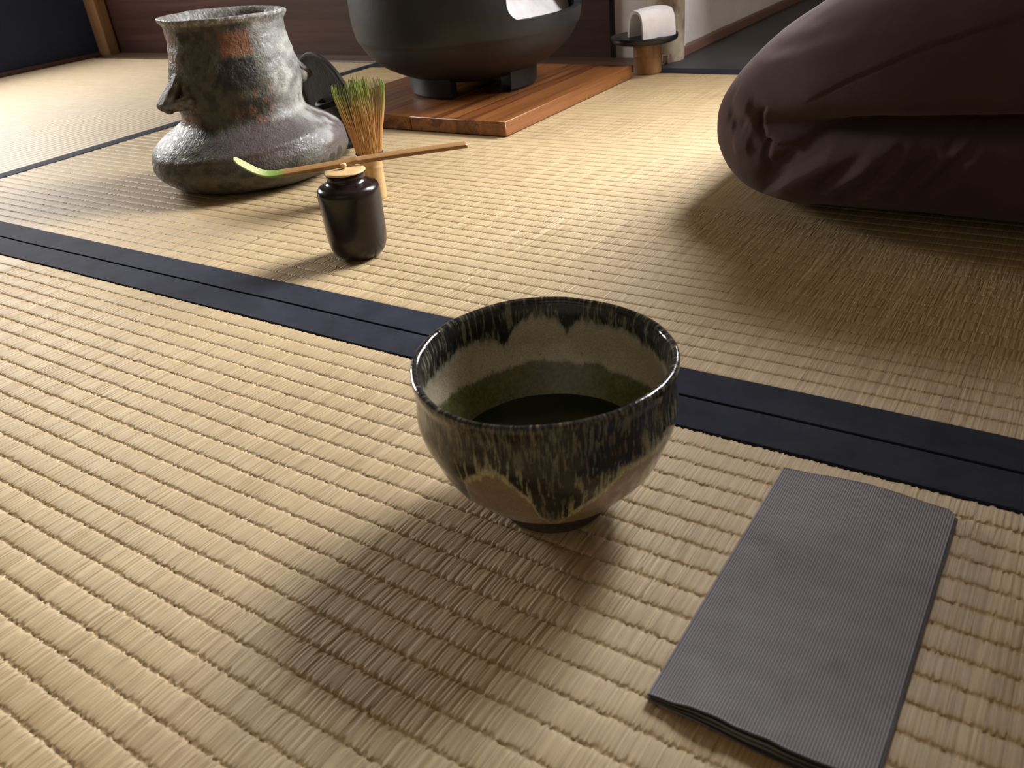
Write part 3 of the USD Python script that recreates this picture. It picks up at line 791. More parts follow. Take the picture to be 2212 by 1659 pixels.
jc = lerp(jc, TER * (0.8 + 0.5 * m3n[..., None]), patch * 0.92)
blk = smoothstep(-19, -12, jdeg + 2 * e1) * smoothstep(19, 15, jdeg + e1) * smoothstep(0.1365, 0.134, JZ) * smoothstep(0.100, 0.108, JZ + 0.010 * (m2 - 0.5))
jc = lerp(jc, DK * 0.55, blk * 0.93)
low = smoothstep(0.110, 0.095, JZ) * neckf * smoothstep(-15, 0, jdeg) * smoothstep(34, 22, jdeg)
jc = lerp(jc, lerp(DK, np.array([0.16, 0.075, 0.04]), smoothstep(0.52, 0.62, m2)), low * 0.7)
for a_, z_ in ((47, 0.021), (56, 0.024), (38, 0.018)):
    d_ = np.hypot((jdeg - a_) / 4.2, (JZ - z_) / 0.008)
    jc = lerp(jc, DK * 1.2, smoothstep(1.0, 0.75, d_) * 0.8)
    jc = lerp(jc, OL * 1.6, smoothstep(0.25, 0.0, np.abs(d_ - 1.12)) * 0.8)
isrim = smoothstep(0.1655, 0.170, JZ)
jc = lerp(jc, lerp(np.array([0.17, 0.155, 0.14]), np.array([0.34, 0.34, 0.33]), smoothstep(0.46, 0.6, m3n)), isrim)
inside = np.zeros(len(jp))
inside[len(jo) + len(jri):] = 1
jin = lerp(np.array([0.13, 0.115, 0.10]), np.array([0.26, 0.25, 0.235]), smoothstep(0.45, 0.6, m3n))
jc = np.where(inside[:, None, None] > 0, jin, jc)
gl = np.clip(0.60 - 0.10 * leftg - 0.30 * smoothstep(0.54, 0.66, m3n) - 0.10 * front_sh, 0.2, 0.7)
jd0, jd1 = -jv, jr
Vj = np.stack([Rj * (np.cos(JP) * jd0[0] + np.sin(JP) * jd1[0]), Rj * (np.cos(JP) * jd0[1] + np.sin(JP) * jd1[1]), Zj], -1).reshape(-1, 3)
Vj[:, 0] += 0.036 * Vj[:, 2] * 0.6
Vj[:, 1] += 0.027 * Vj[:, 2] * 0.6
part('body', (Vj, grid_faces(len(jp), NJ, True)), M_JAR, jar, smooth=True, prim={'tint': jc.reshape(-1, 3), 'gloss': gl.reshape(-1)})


def jar_lug(angle):
    ca, sa = math.cos(math.radians(angle)), math.sin(math.radians(angle))
    out = np.array([jd0[0] * ca + jd1[0] * sa, jd0[1] * ca + jd1[1] * sa])
    sid = np.array([-out[1], out[0]])

    def q(o, s_, z_):
        return (*(out * o + sid * s_ + np.array([0.0215 * z_, 0.016 * z_])), z_)
    H = m3.Manifold.batch_hull
    ridge = H([ball(q(0.066, -0.004, 0.122), 0.004), ball(q(0.066, 0.004, 0.122), 0.004), ball(q(0.0885, -0.006, 0.0965), 0.0055), ball(q(0.0885, 0.006, 0.0965), 0.0055), ball(q(0.084, 0, 0.093), 0.006)])
    wing = [H([ball(q(0.0700, sg * 0.019, 0.0975), 0.0075), ball(q(0.0850, sg * 0.006, 0.0950), 0.0050)]) for sg in (-1, 1)]
    wing2 = [H([ball(q(0.066, sg * 0.012, 0.112), 0.004), ball(q(0.0700, sg * 0.019, 0.0975), 0.0060)]) for sg in (-1, 1)]
    root = H([ball(q(0.060, -0.012, 0.100), 0.010), ball(q(0.060, 0.012, 0.100), 0.010), ball(q(0.060, 0.0, 0.115), 0.008)])
    t = organic([ridge, root] + wing + wing2, 0.003, 6)
    v = np.array(t.vertices)
    n_ = meshkit.fbm(v * 260, 3, 71)
    t.vertices = v + t.vertex_normals * ((n_ - 0.5) * 0.0012)[:, None]
    tint = lerp(np.array([0.09, 0.075, 0.055]), np.array([0.20, 0.19, 0.175]), smoothstep(0.4, 0.65, n_))
    return (np.array(t.vertices), np.array(t.faces)), tint


for ang in (-62, 118):
    lm, lt = jar_lug(ang)
    part('lug', lm, M_JAR, jar, smooth=True, prim={'tint': lt, 'gloss': np.full(len(lt), 0.62)})

# its lid, leaning on the far side of the jar
LC, LU = np.array([-0.7693, 0.7351, 0.05909 + 0.0006]), np.array([-0.04494, -0.16773, 0.98481])
LS = np.array([-0.96593, 0.25882, 0.0])
LN = np.cross(LS, LU)                       # towards the jar
if LN @ np.array([*JAR, 0.06]) < LN @ LC:
    LN = -LN
LFR = np.stack([LS, LU, LN])
lid = thing('jar_lid', 'round dark stoneware lid leaning upright against the back of the water jar', 'lid', LC)


def lid_local(m):
    v, f = m
    return v @ LFR, f


lp = smooth_path([(0.0004, -0.0035), (0.050, -0.0035), (0.0575, -0.0030), (0.0600, -0.0005), (0.0588, 0.0022), (0.0560, 0.0026), (0.0535, 0.0012), (0.048, 0.0008), (0.0004, 0.0012)], 50)
part('disc', lid_local(lathe(lp, 96)), M_LID_CLAY, lid, smooth=50)
knob = tube([(0.013 * math.cos(t), 0, 0.0005 + 0.013 * math.sin(t)) for t in np.linspace(-0.1, math.pi + 0.1, 16)], 0.0035, 10)
part('loop_knob', lid_local(knob), M_LID_CLAY, lid, smooth=50)

# ------------------------------------------------------------------ polished board
BT = 0.0193
bd = thing('hearth_board', 'polished red-brown wooden board on the tatami under the dark brazier', 'board', (0, 0, 0))
part('plank', box(-0.9340, -0.7382, 0.8420, 1.1900, 0.0004, BT, 0.0016), M_BOARD, bd)
part('plank', box(-0.7378, -0.5873, 0.8420, 1.1900, 0.0004, BT, 0.0016), M_BOARD, bd)

# ------------------------------------------------------------------ brazier
FU = np.array([-0.7609, 1.0218])
fr, fv = view_frame(FU)
furo = thing('brazier', 'large round dark clay brazier with an open front, standing on the wooden board', 'brazier', (*FU, BT))
fo = smooth_path([(0.0004, 0.036), (0.055, 0.036), (0.0751, 0.0398), (0.1024, 0.0498), (0.1290, 0.0640), (0.1491, 0.0847), (0.1583, 0.1046), (0.1612, 0.1295), (0.1606, 0.160), (0.1580, 0.195), (0.1480, 0.228), (0.1280, 0.252), (0.1180, 0.258), (0.1185, 0.268), (0.1180, 0.278)], 110)
fi = smooth_path([(0.1180, 0.278), (0.1110, 0.279), (0.1090, 0.262), (0.1210, 0.246), (0.1400, 0.222), (0.1495, 0.195), (0.1520, 0.160), (0.1525, 0.1295), (0.1490, 0.108), (0.140, 0.090), (0.120, 0.070), (0.08, 0.052), (0.0004, 0.046)], 80)[1:]
fp = np.vstack([fo, fi])
step = np.where((fp[:, 1] < 0.0955) & (np.arange(len(fp)) < len(fo)), 0.0, 0.0012) * (np.arange(len(fp)) < len(fo)) * (fp[:, 0] > 0.1)
fp[:, 0] += step
fp[:, 1] -= BT
fm = lathe(fp, 160)
fa, fb_ = 18.0, 88.0
FD0, FD1 = -fv, fr


def fdir(a):
    a = math.radians(a)
    return FD0 * math.cos(a) + FD1 * math.sin(a)


def rounded_sector():
    """A cutter for the open front: angle by height window with rounded lower corners."""
    z0, z1, rc = 0.1183 - BT, 0.225 - BT, 0.020
    pts = []
    arc = 0.161
    A0, A1 = math.radians(fa) * arc, math.radians(fb_) * arc
    for t in np.linspace(math.pi, 1.5 * math.pi, 8):
        pts.append((A0 + rc + rc * math.cos(t), z0 + rc + rc * math.sin(t)))
    for t in np.linspace(A0 + rc, A1 - rc, 12)[1:-1]:
        pts.append((t, z0))
    for t in np.linspace(1.5 * math.pi, 2 * math.pi, 8):
        pts.append((A1 - rc + rc * math.cos(t), z0 + rc + rc * math.sin(t)))
    pts.append((A1, z1))
    for t in np.linspace(A1, A0, 14)[1:-1]:
        pts.append((t, z1))
    pts.append((A0, z1))
    p2 = np.array(pts)
    k = len(p2)
    v = []
    for rad in (0.09, 0.20):
        for a_, z_ in p2:
            d_ = fdir(math.degrees(a_ / arc))
            v.append((d_[0] * rad, d_[1] * rad, z_))
    from shapely.geometry import Polygon
    _, cap = trimesh.creation.triangulate_polygon(Polygon(p2), engine='earcut')
    pv, cap = trimesh.creation.triangulate_polygon(Polygon(p2), engine='earcut')
    from scipy.spatial import cKDTree
    idx = cKDTree(p2).query(np.asarray(pv)[:, :2])[1]
    cap = idx[cap]
    i = np.arange(k)
    j = (i + 1) % k
    fs = np.vstack([cap[:, ::-1], cap + k, np.stack([i, j, j + k], 1), np.stack([i, j + k, i + k], 1)])
    t = trimesh.Trimesh(np.array(v), fs, process=False)
    if t.volume < 0:
        t.invert()
    return m3.Manifold(m3.Mesh(np.asarray(t.vertices, np.float32), np.asarray(t.faces, np.uint32)))


def as_manifold(v, f):
    t = trimesh.Trimesh(v, f, process=True, merge_tex=True)
    t.merge_vertices(digits_vertex=7)
    t.update_faces(t.nondegenerate_faces())
    trimesh.repair.fill_holes(t)
    if t.volume < 0:
        t.invert()
    return m3.Manifold(m3.Mesh(np.asarray(t.vertices, np.float32), np.asarray(t.faces, np.uint32)))


body = as_manifold(*fm)
cut = rounded_sector()
shell = body - cut
part('body', shell, M_FURO, furo, smooth=40)
for c_ in (-54, 66, 186):
    aa = np.radians(np.linspace(c_ - 33, c_ + 33, 20))
    sec = []
    for r0, z_ in ((0.070, 0.0), (0.089, 0.0), (0.092, 0.004), (0.094, 0.030), (0.070, 0.030)):
        sec.append([(*((FD0 * math.cos(a) + FD1 * math.sin(a)) * r0), z_) for a in aa])
    sec = np.array(sec + [sec[0]])
    v = sec.reshape(-1, 3)
    f = grid_faces(6, 20)
    capv = [[k * 20 for k in range(5)], [k * 20 + 19 for k in range(5)]]
    caps = [[c[0], c[i], c[i + 1]] for c in capv for i in range(1, 4)]
    t = trimesh.Trimesh(v, np.vstack([f, caps]), process=True)
    trimesh.repair.fix_normals(t)
    part('leg', t, M_FURO, furo, smooth=30)
# ash in the brazier: a bed that rises to a smooth slope behind the opening
na_, nr_ = 120, 40
rr_ = np.linspace(0.0004, 1, nr_)
av = []
for r_ in rr_:
    for a in np.linspace(0, 2 * math.pi, na_, endpoint=False):
        rad = 0.1495 * r_
        d_ = FD0 * math.cos(a) + FD1 * math.sin(a)
        face = math.cos(a - math.radians(53))
        x_ = rad * face                              # towards the opening
        z_ = 0.098 - BT + 0.072 * float(smoothstep(0.125, 0.055, x_)) - 0.03 * float(smoothstep(0.02, -0.06, x_))
        wallr = float(np.interp(z_ + BT, [0.07, 0.09, 0.108, 0.1295, 0.195], [0.120, 0.140, 0.149, 0.1525, 0.1495]))
        rad = min(rad, wallr - 0.0006)
        crack = 0.004 * float(meshkit.fbm(np.array([[d_[0] * rad * 40, d_[1] * rad * 40, 2.0]]), 3, 81)[0] - 0.5)
        av.append((d_[0] * rad, d_[1] * rad, z_ + crack))
ash_m = (np.array(av) + np.array([*FU, BT]), grid_faces(nr_, na_, True))
part('white_ash', ash_m, M_ASH, label='smooth bed of white ash inside the open brazier', category='ash', kind='stuff', smooth=50)

# ------------------------------------------------------------------ lid rest, kettle lid, white cloth
CU = np.array([-0.5830, 1.2325])
ur, uv_ = view_frame(CU)
cup = lathe(smooth_path([(0.0004, 0.002), (0.016, 0.0006), (0.0205, 0.0006), (0.0214, 0.0016), (0.0212, 0.012), (0.0209, 0.024), (0.0216, 0.026), (0.0211, 0.028), (0.0214, 0.0425), (0.0206, 0.0435), (0.0180, 0.0435), (0.0176, 0.030), (0.0004, 0.029)], 70), 60, (*CU, 0))
part('bamboo_lid_rest', cup, M_BAMBOO_CUP, label='short brown bamboo cup stand beside the corner of the wooden board', category='lid rest', smooth=40)
kl = thing('kettle_lid', 'flat round black kettle lid resting on the bamboo stand', 'lid', (*(CU - ur * 0.004), 0.0437))
part('disc', lathe(smooth_path([(0.0004, 0.0), (0.030, 0.0), (0.046, 0.0022), (0.0500, 0.0055), (0.0508, 0.0100), (0.0498, 0.0118), (0.0480, 0.0108), (0.040, 0.0092), (0.0004, 0.0092)], 50), 90), M_IRON, kl, smooth=40)
# folded cloth: an arch of thick linen on the lid
arch = []
A_W, A_H, TH = 0.0215, 0.0405, 0.0045
outer_a, inner_a = [], []
for t in np.linspace(0, 1, 41):
    ang = math.pi * (1 - t)
    cx = math.copysign(abs(math.cos(ang)) ** 0.62, math.cos(ang))
    sz = math.sin(ang) ** 0.62
    outer_a.append((cx * A_W * (1.08 - 0.08 * sz), sz * A_H))
    inner_a.append((cx * (A_W * (1.08 - 0.08 * sz) - TH), max(sz * (A_H - TH), 0.0) if 0 < t < 1 else 0.0))
loop = np.array(outer_a + inner_a[::-1])
nl = 26
cv_pts = []
for k, l_ in enumerate(np.linspace(-0.0285, 0.0285, nl)):
    e_ = 1 - 0.06 * (abs(l_) / 0.0285) ** 4
    for p_ in loop:
        cv_pts.append((l_, p_[0] * e_, p_[1] * (e_ + 0.02 * math.sin(l_ * 110 + 0.6))))
cv_pts = np.array(cv_pts)
cnoise = (meshkit.fbm(cv_pts * np.array([55, 55, 55.0]), 3, 91) - 0.5) * 0.0028
cc = cv_pts.reshape(nl, -1, 3)
cen = np.array([0, 0, 0.018])
dirn = cv_pts - np.array([0, 0, 1]) * 0.018
dirn[:, 0] = 0
dirn /= np.maximum(np.linalg.norm(dirn, axis=1, keepdims=True), 1e-9)
cv_pts = cv_pts + dirn * cnoise[:, None]
cv_pts[:, 2] = np.maximum(cv_pts[:, 2], 0.0001)
ang_c = math.radians(-32)
ax1 = ur * math.cos(ang_c) - uv_ * math.sin(ang_c)
ax2 = uv_ * math.cos(ang_c) + ur * math.sin(ang_c)
base_c = CU + ur * 0.007 - uv_ * 0.002
wc = np.stack([base_c[0] + cv_pts[:, 0] * ax1[0] + cv_pts[:, 1] * ax2[0], base_c[1] + cv_pts[:, 0] * ax1[1] + cv_pts[:, 1] * ax2[1], 0.0437 + 0.0093 + cv_pts[:, 2]], -1)
npr = len(loop)
fcl = grid_faces(nl, npr, True)
half = npr // 2
ends = []
for e0 in (0, (nl - 1) * npr):
    for i in range(half - 1):
        a_, b_, c_, d_ = e0 + i, e0 + i + 1, e0 + npr - 2 - i, e0 + npr - 1 - i
        ends += [[a_, b_, c_], [a_, c_, d_]] if e0 else [[a_, c_, b_], [a_, d_, c_]]
tw = trimesh.Trimesh(wc, np.vstack([fcl, ends]), process=False)
trimesh.repair.fix_normals(tw)
part('white_cloth', tw, M_CLOTH_WHITE, label='small folded white linen cloth standing on the black kettle lid', category='cloth', smooth=60)

# ------------------------------------------------------------------ folded grey cloth
CX0, CX1, CY0, CY1 = -0.0868, -0.0112, 0.1790, 0.3290
RP = 0.00106


def cloth_layers():
    """One ribbed cloth folded into layers: the path winds left and right, thickness 0.9 mm."""
    nx = int((CX1 - CX0) / RP * 6)
    xs = np.linspace(CX0 + 0.0012, CX1 - 0.0004, nx)

    def zt(x, k):
        s_ = (x - CX0) / (CX1 - CX0)
        lift = 0.0011 * smoothstep(0.0, 0.35, s_) * (0.6 + 0.4 * np.sin(s_ * 3.0))
        return np.array([0.0005, 0.0015, 0.0026, 0.0038])[k] + lift * np.array([0.05, 0.45, 0.9, 1.5])[k]

    def turn(x, za, zb2, sgn, n=9):
        t = np.linspace(0, math.pi, n + 2)[1:-1]
        zc, h = (za + zb2) / 2, (zb2 - za) / 2
        return np.stack([x + sgn * (h * 0.9 + 0.0002) * np.sin(t), zc - h * np.cos(t)], -1)
    few = xs[::12]
    a = np.stack([few[::-1], zt(few[::-1], 0)], -1)
    b = np.stack([few, zt(few, 1)], -1)
    c = np.stack([few[::-1], zt(few[::-1], 2)], -1)
    d = np.stack([xs, zt(xs, 3)], -1)
    path = np.vstack([a, turn(xs[0], zt(xs[0], 0), zt(xs[0], 1), -1), b, turn(xs[-1], zt(xs[-1], 1), zt(xs[-1], 2), 1), c, turn(xs[0], zt(xs[0], 2), zt(xs[0], 3), -1), d])
    return path, len(path) - len(d)


cpath, top0 = cloth_layers()
ny = 170
ys = np.linspace(CY0, CY1, ny)
tgc = np.gradient(cpath, axis=0)
tgc /= np.maximum(np.linalg.norm(tgc, axis=1, keepdims=True), 1e-9)
nc_ = np.stack([-tgc[:, 1], tgc[:, 0]], -1)
arc_len = np.r_[0, np.cumsum(np.linalg.norm(np.diff(cpath, axis=0), axis=1))]
rib = 0.5 + 0.5 * np.cos(2 * math.pi * arc_len / RP)
nlay = len(cpath)
hsheet = []
for sgn in (1, -1):
    P = np.zeros((ny, nlay, 3))
    off = sgn * 0.00042 + (0.00016 * rib if sgn > 0 else 0)
    # the path runs leftwards on the bottom layer, so its left-hand normal points out of the fold
    px_ = cpath[:, 0] + nc_[:, 0] * off
    pz_ = cpath[:, 1] + nc_[:, 1] * off
    P[..., 0] = px_[None]
    P[..., 1] = ys[:, None]
    P[..., 2] = pz_[None]
    layer = np.interp(np.arange(nlay), [0, top0 * 0.33, top0 * 0.66, top0, nlay], [0.0, 0.35, 0.7, 1, 1])
    xx, yy = np.meshgrid(cpath[:, 0], ys)
    und = (meshkit.fbm(np.stack([xx / 0.022, yy / 0.030, 0 * xx], -1), 3, 101) - 0.45) * 0.0042 * smoothstep(0.329, 0.29, yy)
    back = 0.0005 * np.sin(xx / 0.0085) * smoothstep(0.305, 0.329, yy)
    frontlift = 0.0010 * smoothstep(0.20, 0.181, yy) * smoothstep(CX0, CX0 + 0.02, xx)
    wv_ = np.clip(layer, 0, 1)[None] ** 1.2 * smoothstep(CX0, CX0 + 0.008, xx)
    P[..., 2] += (np.maximum(und, -0.0008) + back + frontlift) * wv_
    P[..., 1] += (0.0010 * np.sin(xx / 0.0105 + 0.5) + 0.0022 * (1 - layer[None]) * 0.5) * (yy - CY0) / (CY1 - CY0) * 0.8
    P[..., 1] -= 0.0015 * (1 - layer[None]) * (1 - (yy - CY0) / (CY1 - CY0)) * smoothstep(0.2, 0.6, (xx - CX0) / (CX1 - CX0))
    P[..., 0] += (yy - CY0) * 0.004
    # chamfered far right corner
    P[..., 1] -= 0.003 * smoothstep(CX1 - 0.004, CX1, xx) * smoothstep(CY1 - 0.01, CY1, yy)
    P[..., 2] = np.maximum(P[..., 2], 0.00005)
    hsheet.append(P.reshape(-1, 3))
nv_ = ny * nlay
g1 = grid_faces(ny, nlay)
fs = [g1, g1[:, ::-1] + nv_]
i = np.arange(nlay - 1)
for e0 in (0, (ny - 1) * nlay):
    q = np.stack([e0 + i, e0 + i + 1, e0 + i + 1 + nv_, e0 + i + nv_], 1)
    q = q[:, ::-1] if e0 == 0 else q
    fs += [q[:, [0, 2, 1]], q[:, [0, 3, 2]]]
j = np.arange(ny - 1) * nlay
for e0 in (0, nlay - 1):
    q = np.stack([j + e0, j + e0 + nlay, j + e0 + nlay + nv_, j + e0 + nv_], 1)
    q = q if e0 == 0 else q[:, ::-1]
    fs += [q[:, [0, 2, 1]], q[:, [0, 3, 2]]]
cf = np.vstack(fs)
cvv = np.vstack(hsheet)
bead = 0.82 + 0.18 * np.cos(2 * math.pi * ys / 0.00095)
ribv = np.r_[(rib[None] * (0.72 + 0.28 * bead[:, None])).ravel(), np.full(nv_, 0.15)]
fk = usdkit.mesh(stage, '/World/' + numbered('/World', 'folded_cloth'), (cvv, cf), M_FUKUSA, smooth=True)
UsdGeom.PrimvarsAPI(fk).CreatePrimvar('rib', Sdf.ValueTypeNames.FloatArray, 'vertex').Set(Vt.FloatArray.FromNumpy(ribv.astype(np.float32)))
tag(fk.GetPrim(), 'flat folded grey ribbed cloth lying on the tatami to the right of the tea bowl', 'cloth')

# ------------------------------------------------------------------ kneeling person
PY = 0.80
person = thing('person', 'person in a dark brown kimono kneeling on the tatami in front of the brazier', 'person', (0, 0, 0))
bb = []
for sy in (-1, 1):
    y_ = PY + 0.065 * sy
    knee, hip, ank = (-0.165, y_, 0.085), (0.19, PY + 0.075 * sy, 0.20), (0.19, y_, 0.060)
    bb += [bone(hip, 0.080, knee, 0.048), bone(knee, 0.046, ank, 0.036), bone(ank, 0.036, (0.27, y_, 0.030), 0.026)]
    sh, el, wr_ = (0.205, PY + 0.165 * sy, 0.62), (0.140, PY + 0.205 * sy, 0.390), (-0.055, PY + 0.085 * sy, 0.330)
    bb += [bone(sh, 0.052, el, 0.040), bone(el, 0.038, wr_, 0.026)]
    palm = (-0.115, PY + 0.065 * sy, 0.312)
    bb += [bone(wr_, 0.024, palm, 0.024)]
    for kf, (dy, ln) in enumerate(((-0.027, 0.060), (-0.009, 0.070), (0.009, 0.066), (0.026, 0.052))):
        a0 = (palm[0] - 0.012, palm[1] + dy, palm[2])
        a1 = (palm[0] - 0.012 - ln * 0.55, palm[1] + dy * 1.08, palm[2] - 0.010)
        a2 = (palm[0] - 0.012 - ln * 0.95, palm[1] + dy * 1.08, palm[2] - 0.030)
        bb += [bone(a0, 0.010, a1, 0.0088, 12), bone(a1, 0.0088, a2, 0.0075, 12)]
    th0 = (palm[0] + 0.022, palm[1] - 0.024 * sy, palm[2])
    th1 = (palm[0] - 0.012, palm[1] - 0.046 * sy, palm[2] - 0.006)
    th2 = (palm[0] - 0.036, palm[1] - 0.048 * sy, palm[2] - 0.018)
    bb += [bone(th0, 0.012, th1, 0.010, 12), bone(th1, 0.010, th2, 0.008, 12)]
bb += [m3.Manifold.batch_hull([ball((0.21, PY - 0.085, 0.20), 0.095), ball((0.21, PY + 0.085, 0.20), 0.095), ball((0.215, PY, 0.40), 0.105)]),
       m3.Manifold.batch_hull([ball((0.215, PY - 0.05, 0.38), 0.095), ball((0.215, PY + 0.05, 0.38), 0.095), ball((0.205, PY - 0.12, 0.61), 0.060), ball((0.205, PY + 0.12, 0.61), 0.060)]),
       bone((0.205, PY, 0.63), 0.055, (0.18, PY, 0.74), 0.048),
       m3.Manifold.batch_hull([ball((0.165, PY, 0.855), 0.078, 24), ball((0.135, PY, 0.79), 0.050, 20), ball((0.195, PY, 0.85), 0.080, 24), ball((0.105, PY, 0.755), 0.024, 16)]),
       m3.Manifold.batch_hull([ball((0.088, PY, 0.845), 0.007, 10), ball((0.070, PY, 0.808), 0.010, 12), ball((0.085, PY - 0.010, 0.803), 0.008, 10), ball((0.085, PY + 0.010, 0.803), 0.008, 10)]),
       bone((0.080, PY - 0.016, 0.779), 0.006, (0.080, PY + 0.016, 0.779), 0.006, 10)]
for sy in (-1, 1):
    bb += [bone((0.178, PY + 0.079 * sy, 0.845), 0.012, (0.174, PY + 0.079 * sy, 0.812), 0.009, 10)]
def lean(t):
    """The upper body bends a little forward over the lap."""
    v = np.array(t.vertices)
    v[:, 0] -= 0.15 * np.maximum(v[:, 2] - 0.27, 0)
    t.vertices = v
    return t


part('body', lean(organic(bb, 0.010, 8)), M_SKIN, person, smooth=True, label='seated body with hands resting on the lap')
for sy in (-1, 1):
    part('eye', lean(trimesh.creation.icosphere(2, 0.010).apply_translation((0.092, PY + 0.031 * sy, 0.838))), M_HAIR, person, smooth=True)
hair = organic([m3.Manifold.batch_hull([ball((0.185, PY, 0.875), 0.082, 24), ball((0.215, PY, 0.855), 0.080, 24), ball((0.225, PY, 0.80), 0.058, 20)]), ball((0.296, PY, 0.845), 0.036, 20)], 0.010, 6)
part('hair', lean(hair), M_HAIR, person, smooth=True)

# kimono skirt over the folded legs: a lofted cloth shape with its folds
NXs, NA = 380, 460
xs = -0.272 + 0.63 * (np.linspace(0, 1, NXs) ** 1.55)
zt_ = pchip([-0.272, -0.268, -0.258, -0.245, -0.225, -0.20, -0.17, -0.12, -0.05, 0.05, 0.20, 0.30, 0.358], [0.068, 0.088, 0.106, 0.121, 0.139, 0.155, 0.174, 0.200, 0.228, 0.252, 0.270, 0.235, 0.20], xs)
zl_ = pchip([-0.272, -0.268, -0.258, -0.245, -0.23, -0.21, -0.18, 0.358], [0.064, 0.044, 0.026, 0.012, 0.004, 0.0005, 0.0, 0.0], xs)
yn_ = pchip([-0.272, -0.268, -0.258, -0.245, -0.23, -0.20, -0.16, -0.12, 0.0, 0.2, 0.32, 0.358], [0.735, 0.708, 0.686, 0.672, 0.660, 0.645, 0.628, 0.620, 0.616, 0.620, 0.650, 0.70], xs)
yf_ = 2 * PY - yn_
al = np.linspace(0, 2 * np.pi, NA, endpoint=False)
XX, AA = np.meshgrid(xs, al, indexing='ij')
pw = 0.62
cA, sA = np.cos(AA), np.sin(AA)
SY = np.sign(cA) * np.abs(cA) ** pw
SZ = np.sign(sA) * np.abs(sA) ** (pw + 0.10)
hy, hz = (yf_ - yn_) / 2, (zt_ - zl_) / 2
YY = PY - SY * hy[:, None]
ZS = (zl_ + hz)[:, None] + SZ * hz[:, None]
nearw = smoothstep(0.35, 0.85, cA)
# two rolls of cloth: thigh above, shin below, with a deep crease between
zc = np.interp(xs, [-0.272, -0.215, -0.16, -0.1, 0.0, 0.3], [0.075, 0.080, 0.083, 0.088, 0.097, 0.105])[:, None]


def seg_dist(x, z, pts):
    """Signed distance (+ above) to a polyline in the x, z plane and the place along it from 0 to 1."""
    best, sign, along = np.full(x.shape, 9.0), np.zeros(x.shape), np.zeros(x.shape)
    pts = np.array(pts, float)
    tot = np.r_[0, np.cumsum(np.linalg.norm(np.diff(pts, axis=0), axis=1))]
    for k in range(len(pts) - 1):
        p, d_ = pts[k], pts[k + 1] - pts[k]
        L = np.hypot(*d_)
        t = np.clip(((x - p[0]) * d_[0] + (z - p[1]) * d_[1]) / L ** 2, 0, 1)
        ex, ez = x - p[0] - t * d_[0], z - p[1] - t * d_[1]
        dd = np.hypot(ex, ez)
        s_ = np.sign(d_[0] * ez - d_[1] * ex)
        m_ = dd < best
        best, sign, along = np.where(m_, dd, best), np.where(m_, s_, sign), np.where(m_, (tot[k] + t * L) / tot[-1], along)
    return best * sign, along


dsp = np.zeros_like(XX)
grow = smoothstep(-0.215, -0.13, XX)
cw = np.interp(xs, [-0.2, -0.16, -0.11, -0.05, 0.3], [0.015, 0.013, 0.009, 0.007, 0.008])[:, None]
dsp += -0.026 * np.exp(-np.abs((ZS - zc) / cw) ** 1.5) * grow - 0.010 * np.exp(-((ZS - zc - 0.002) / 0.011) ** 2) * smoothstep(-0.235, -0.205, XX) * (1 - grow)
dsp += -0.012 * smoothstep(0.03, 0.0, ZS) * smoothstep(-0.2, -0.1, XX)
d1, a1_ = seg_dist(XX, ZS, [(-0.2230, 0.010), (-0.2130, 0.0200), (-0.1799, 0.0511), (-0.1516, 0.0692), (-0.0926, 0.0820)])
dsp += 0.0095 * smoothstep(0.0018, -0.0022, d1) * smoothstep(-0.045, -0.004, d1) * smoothstep(0.03, 0.30, a1_) * smoothstep(1.0, 0.85, a1_)
dsp += -0.007 * np.exp(-((d1 - 0.009) / 0.007) ** 2) * smoothstep(0.12, 0.35, a1_) * smoothstep(1.0, 0.8, a1_)
d2, a2_ = seg_dist(XX, ZS, [(-0.1787, 0.1000), (-0.144, 0.1200), (-0.1015, 0.1410), (-0.0475, 0.1603), (0.05, 0.192)])
dsp += 0.0009 * smoothstep(-0.0006, 0.0008, d2) * smoothstep(0.050, 0.0, d2) * smoothstep(0, 0.05, a2_) * smoothstep(1, 0.95, a2_) - 0.0012 * np.exp(-((d2 + 0.0003) / 0.0008) ** 2) * smoothstep(0, 0.1, a2_)
d3, a3_ = seg_dist(XX, ZS, [(-0.2060, 0.0970), (-0.2135, 0.0890), (-0.2138, 0.0789), (-0.2081, 0.0700), (-0.1960, 0.0670), (-0.1772, 0.0657)])
dsp += 0.0042 * (d3 / (np.abs(d3) + 0.0016)) * np.exp(-np.abs(d3) / 0.006) * smoothstep(0.0, 0.15, a3_) * smoothstep(1.0, 0.7, a3_) - 0.0035 * np.exp(-(d3 / 0.0020) ** 2) * smoothstep(0.0, 0.2, a3_) * smoothstep(1.0, 0.75, a3_)
d4, a4_ = seg_dist(XX, ZS, [(-0.2040, 0.0660), (-0.2055, 0.0560), (-0.1990, 0.0430)])
dsp += -0.0030 * np.exp(-(d4 / 0.0030) ** 2) * smoothstep(1.0, 0.5, a4_)
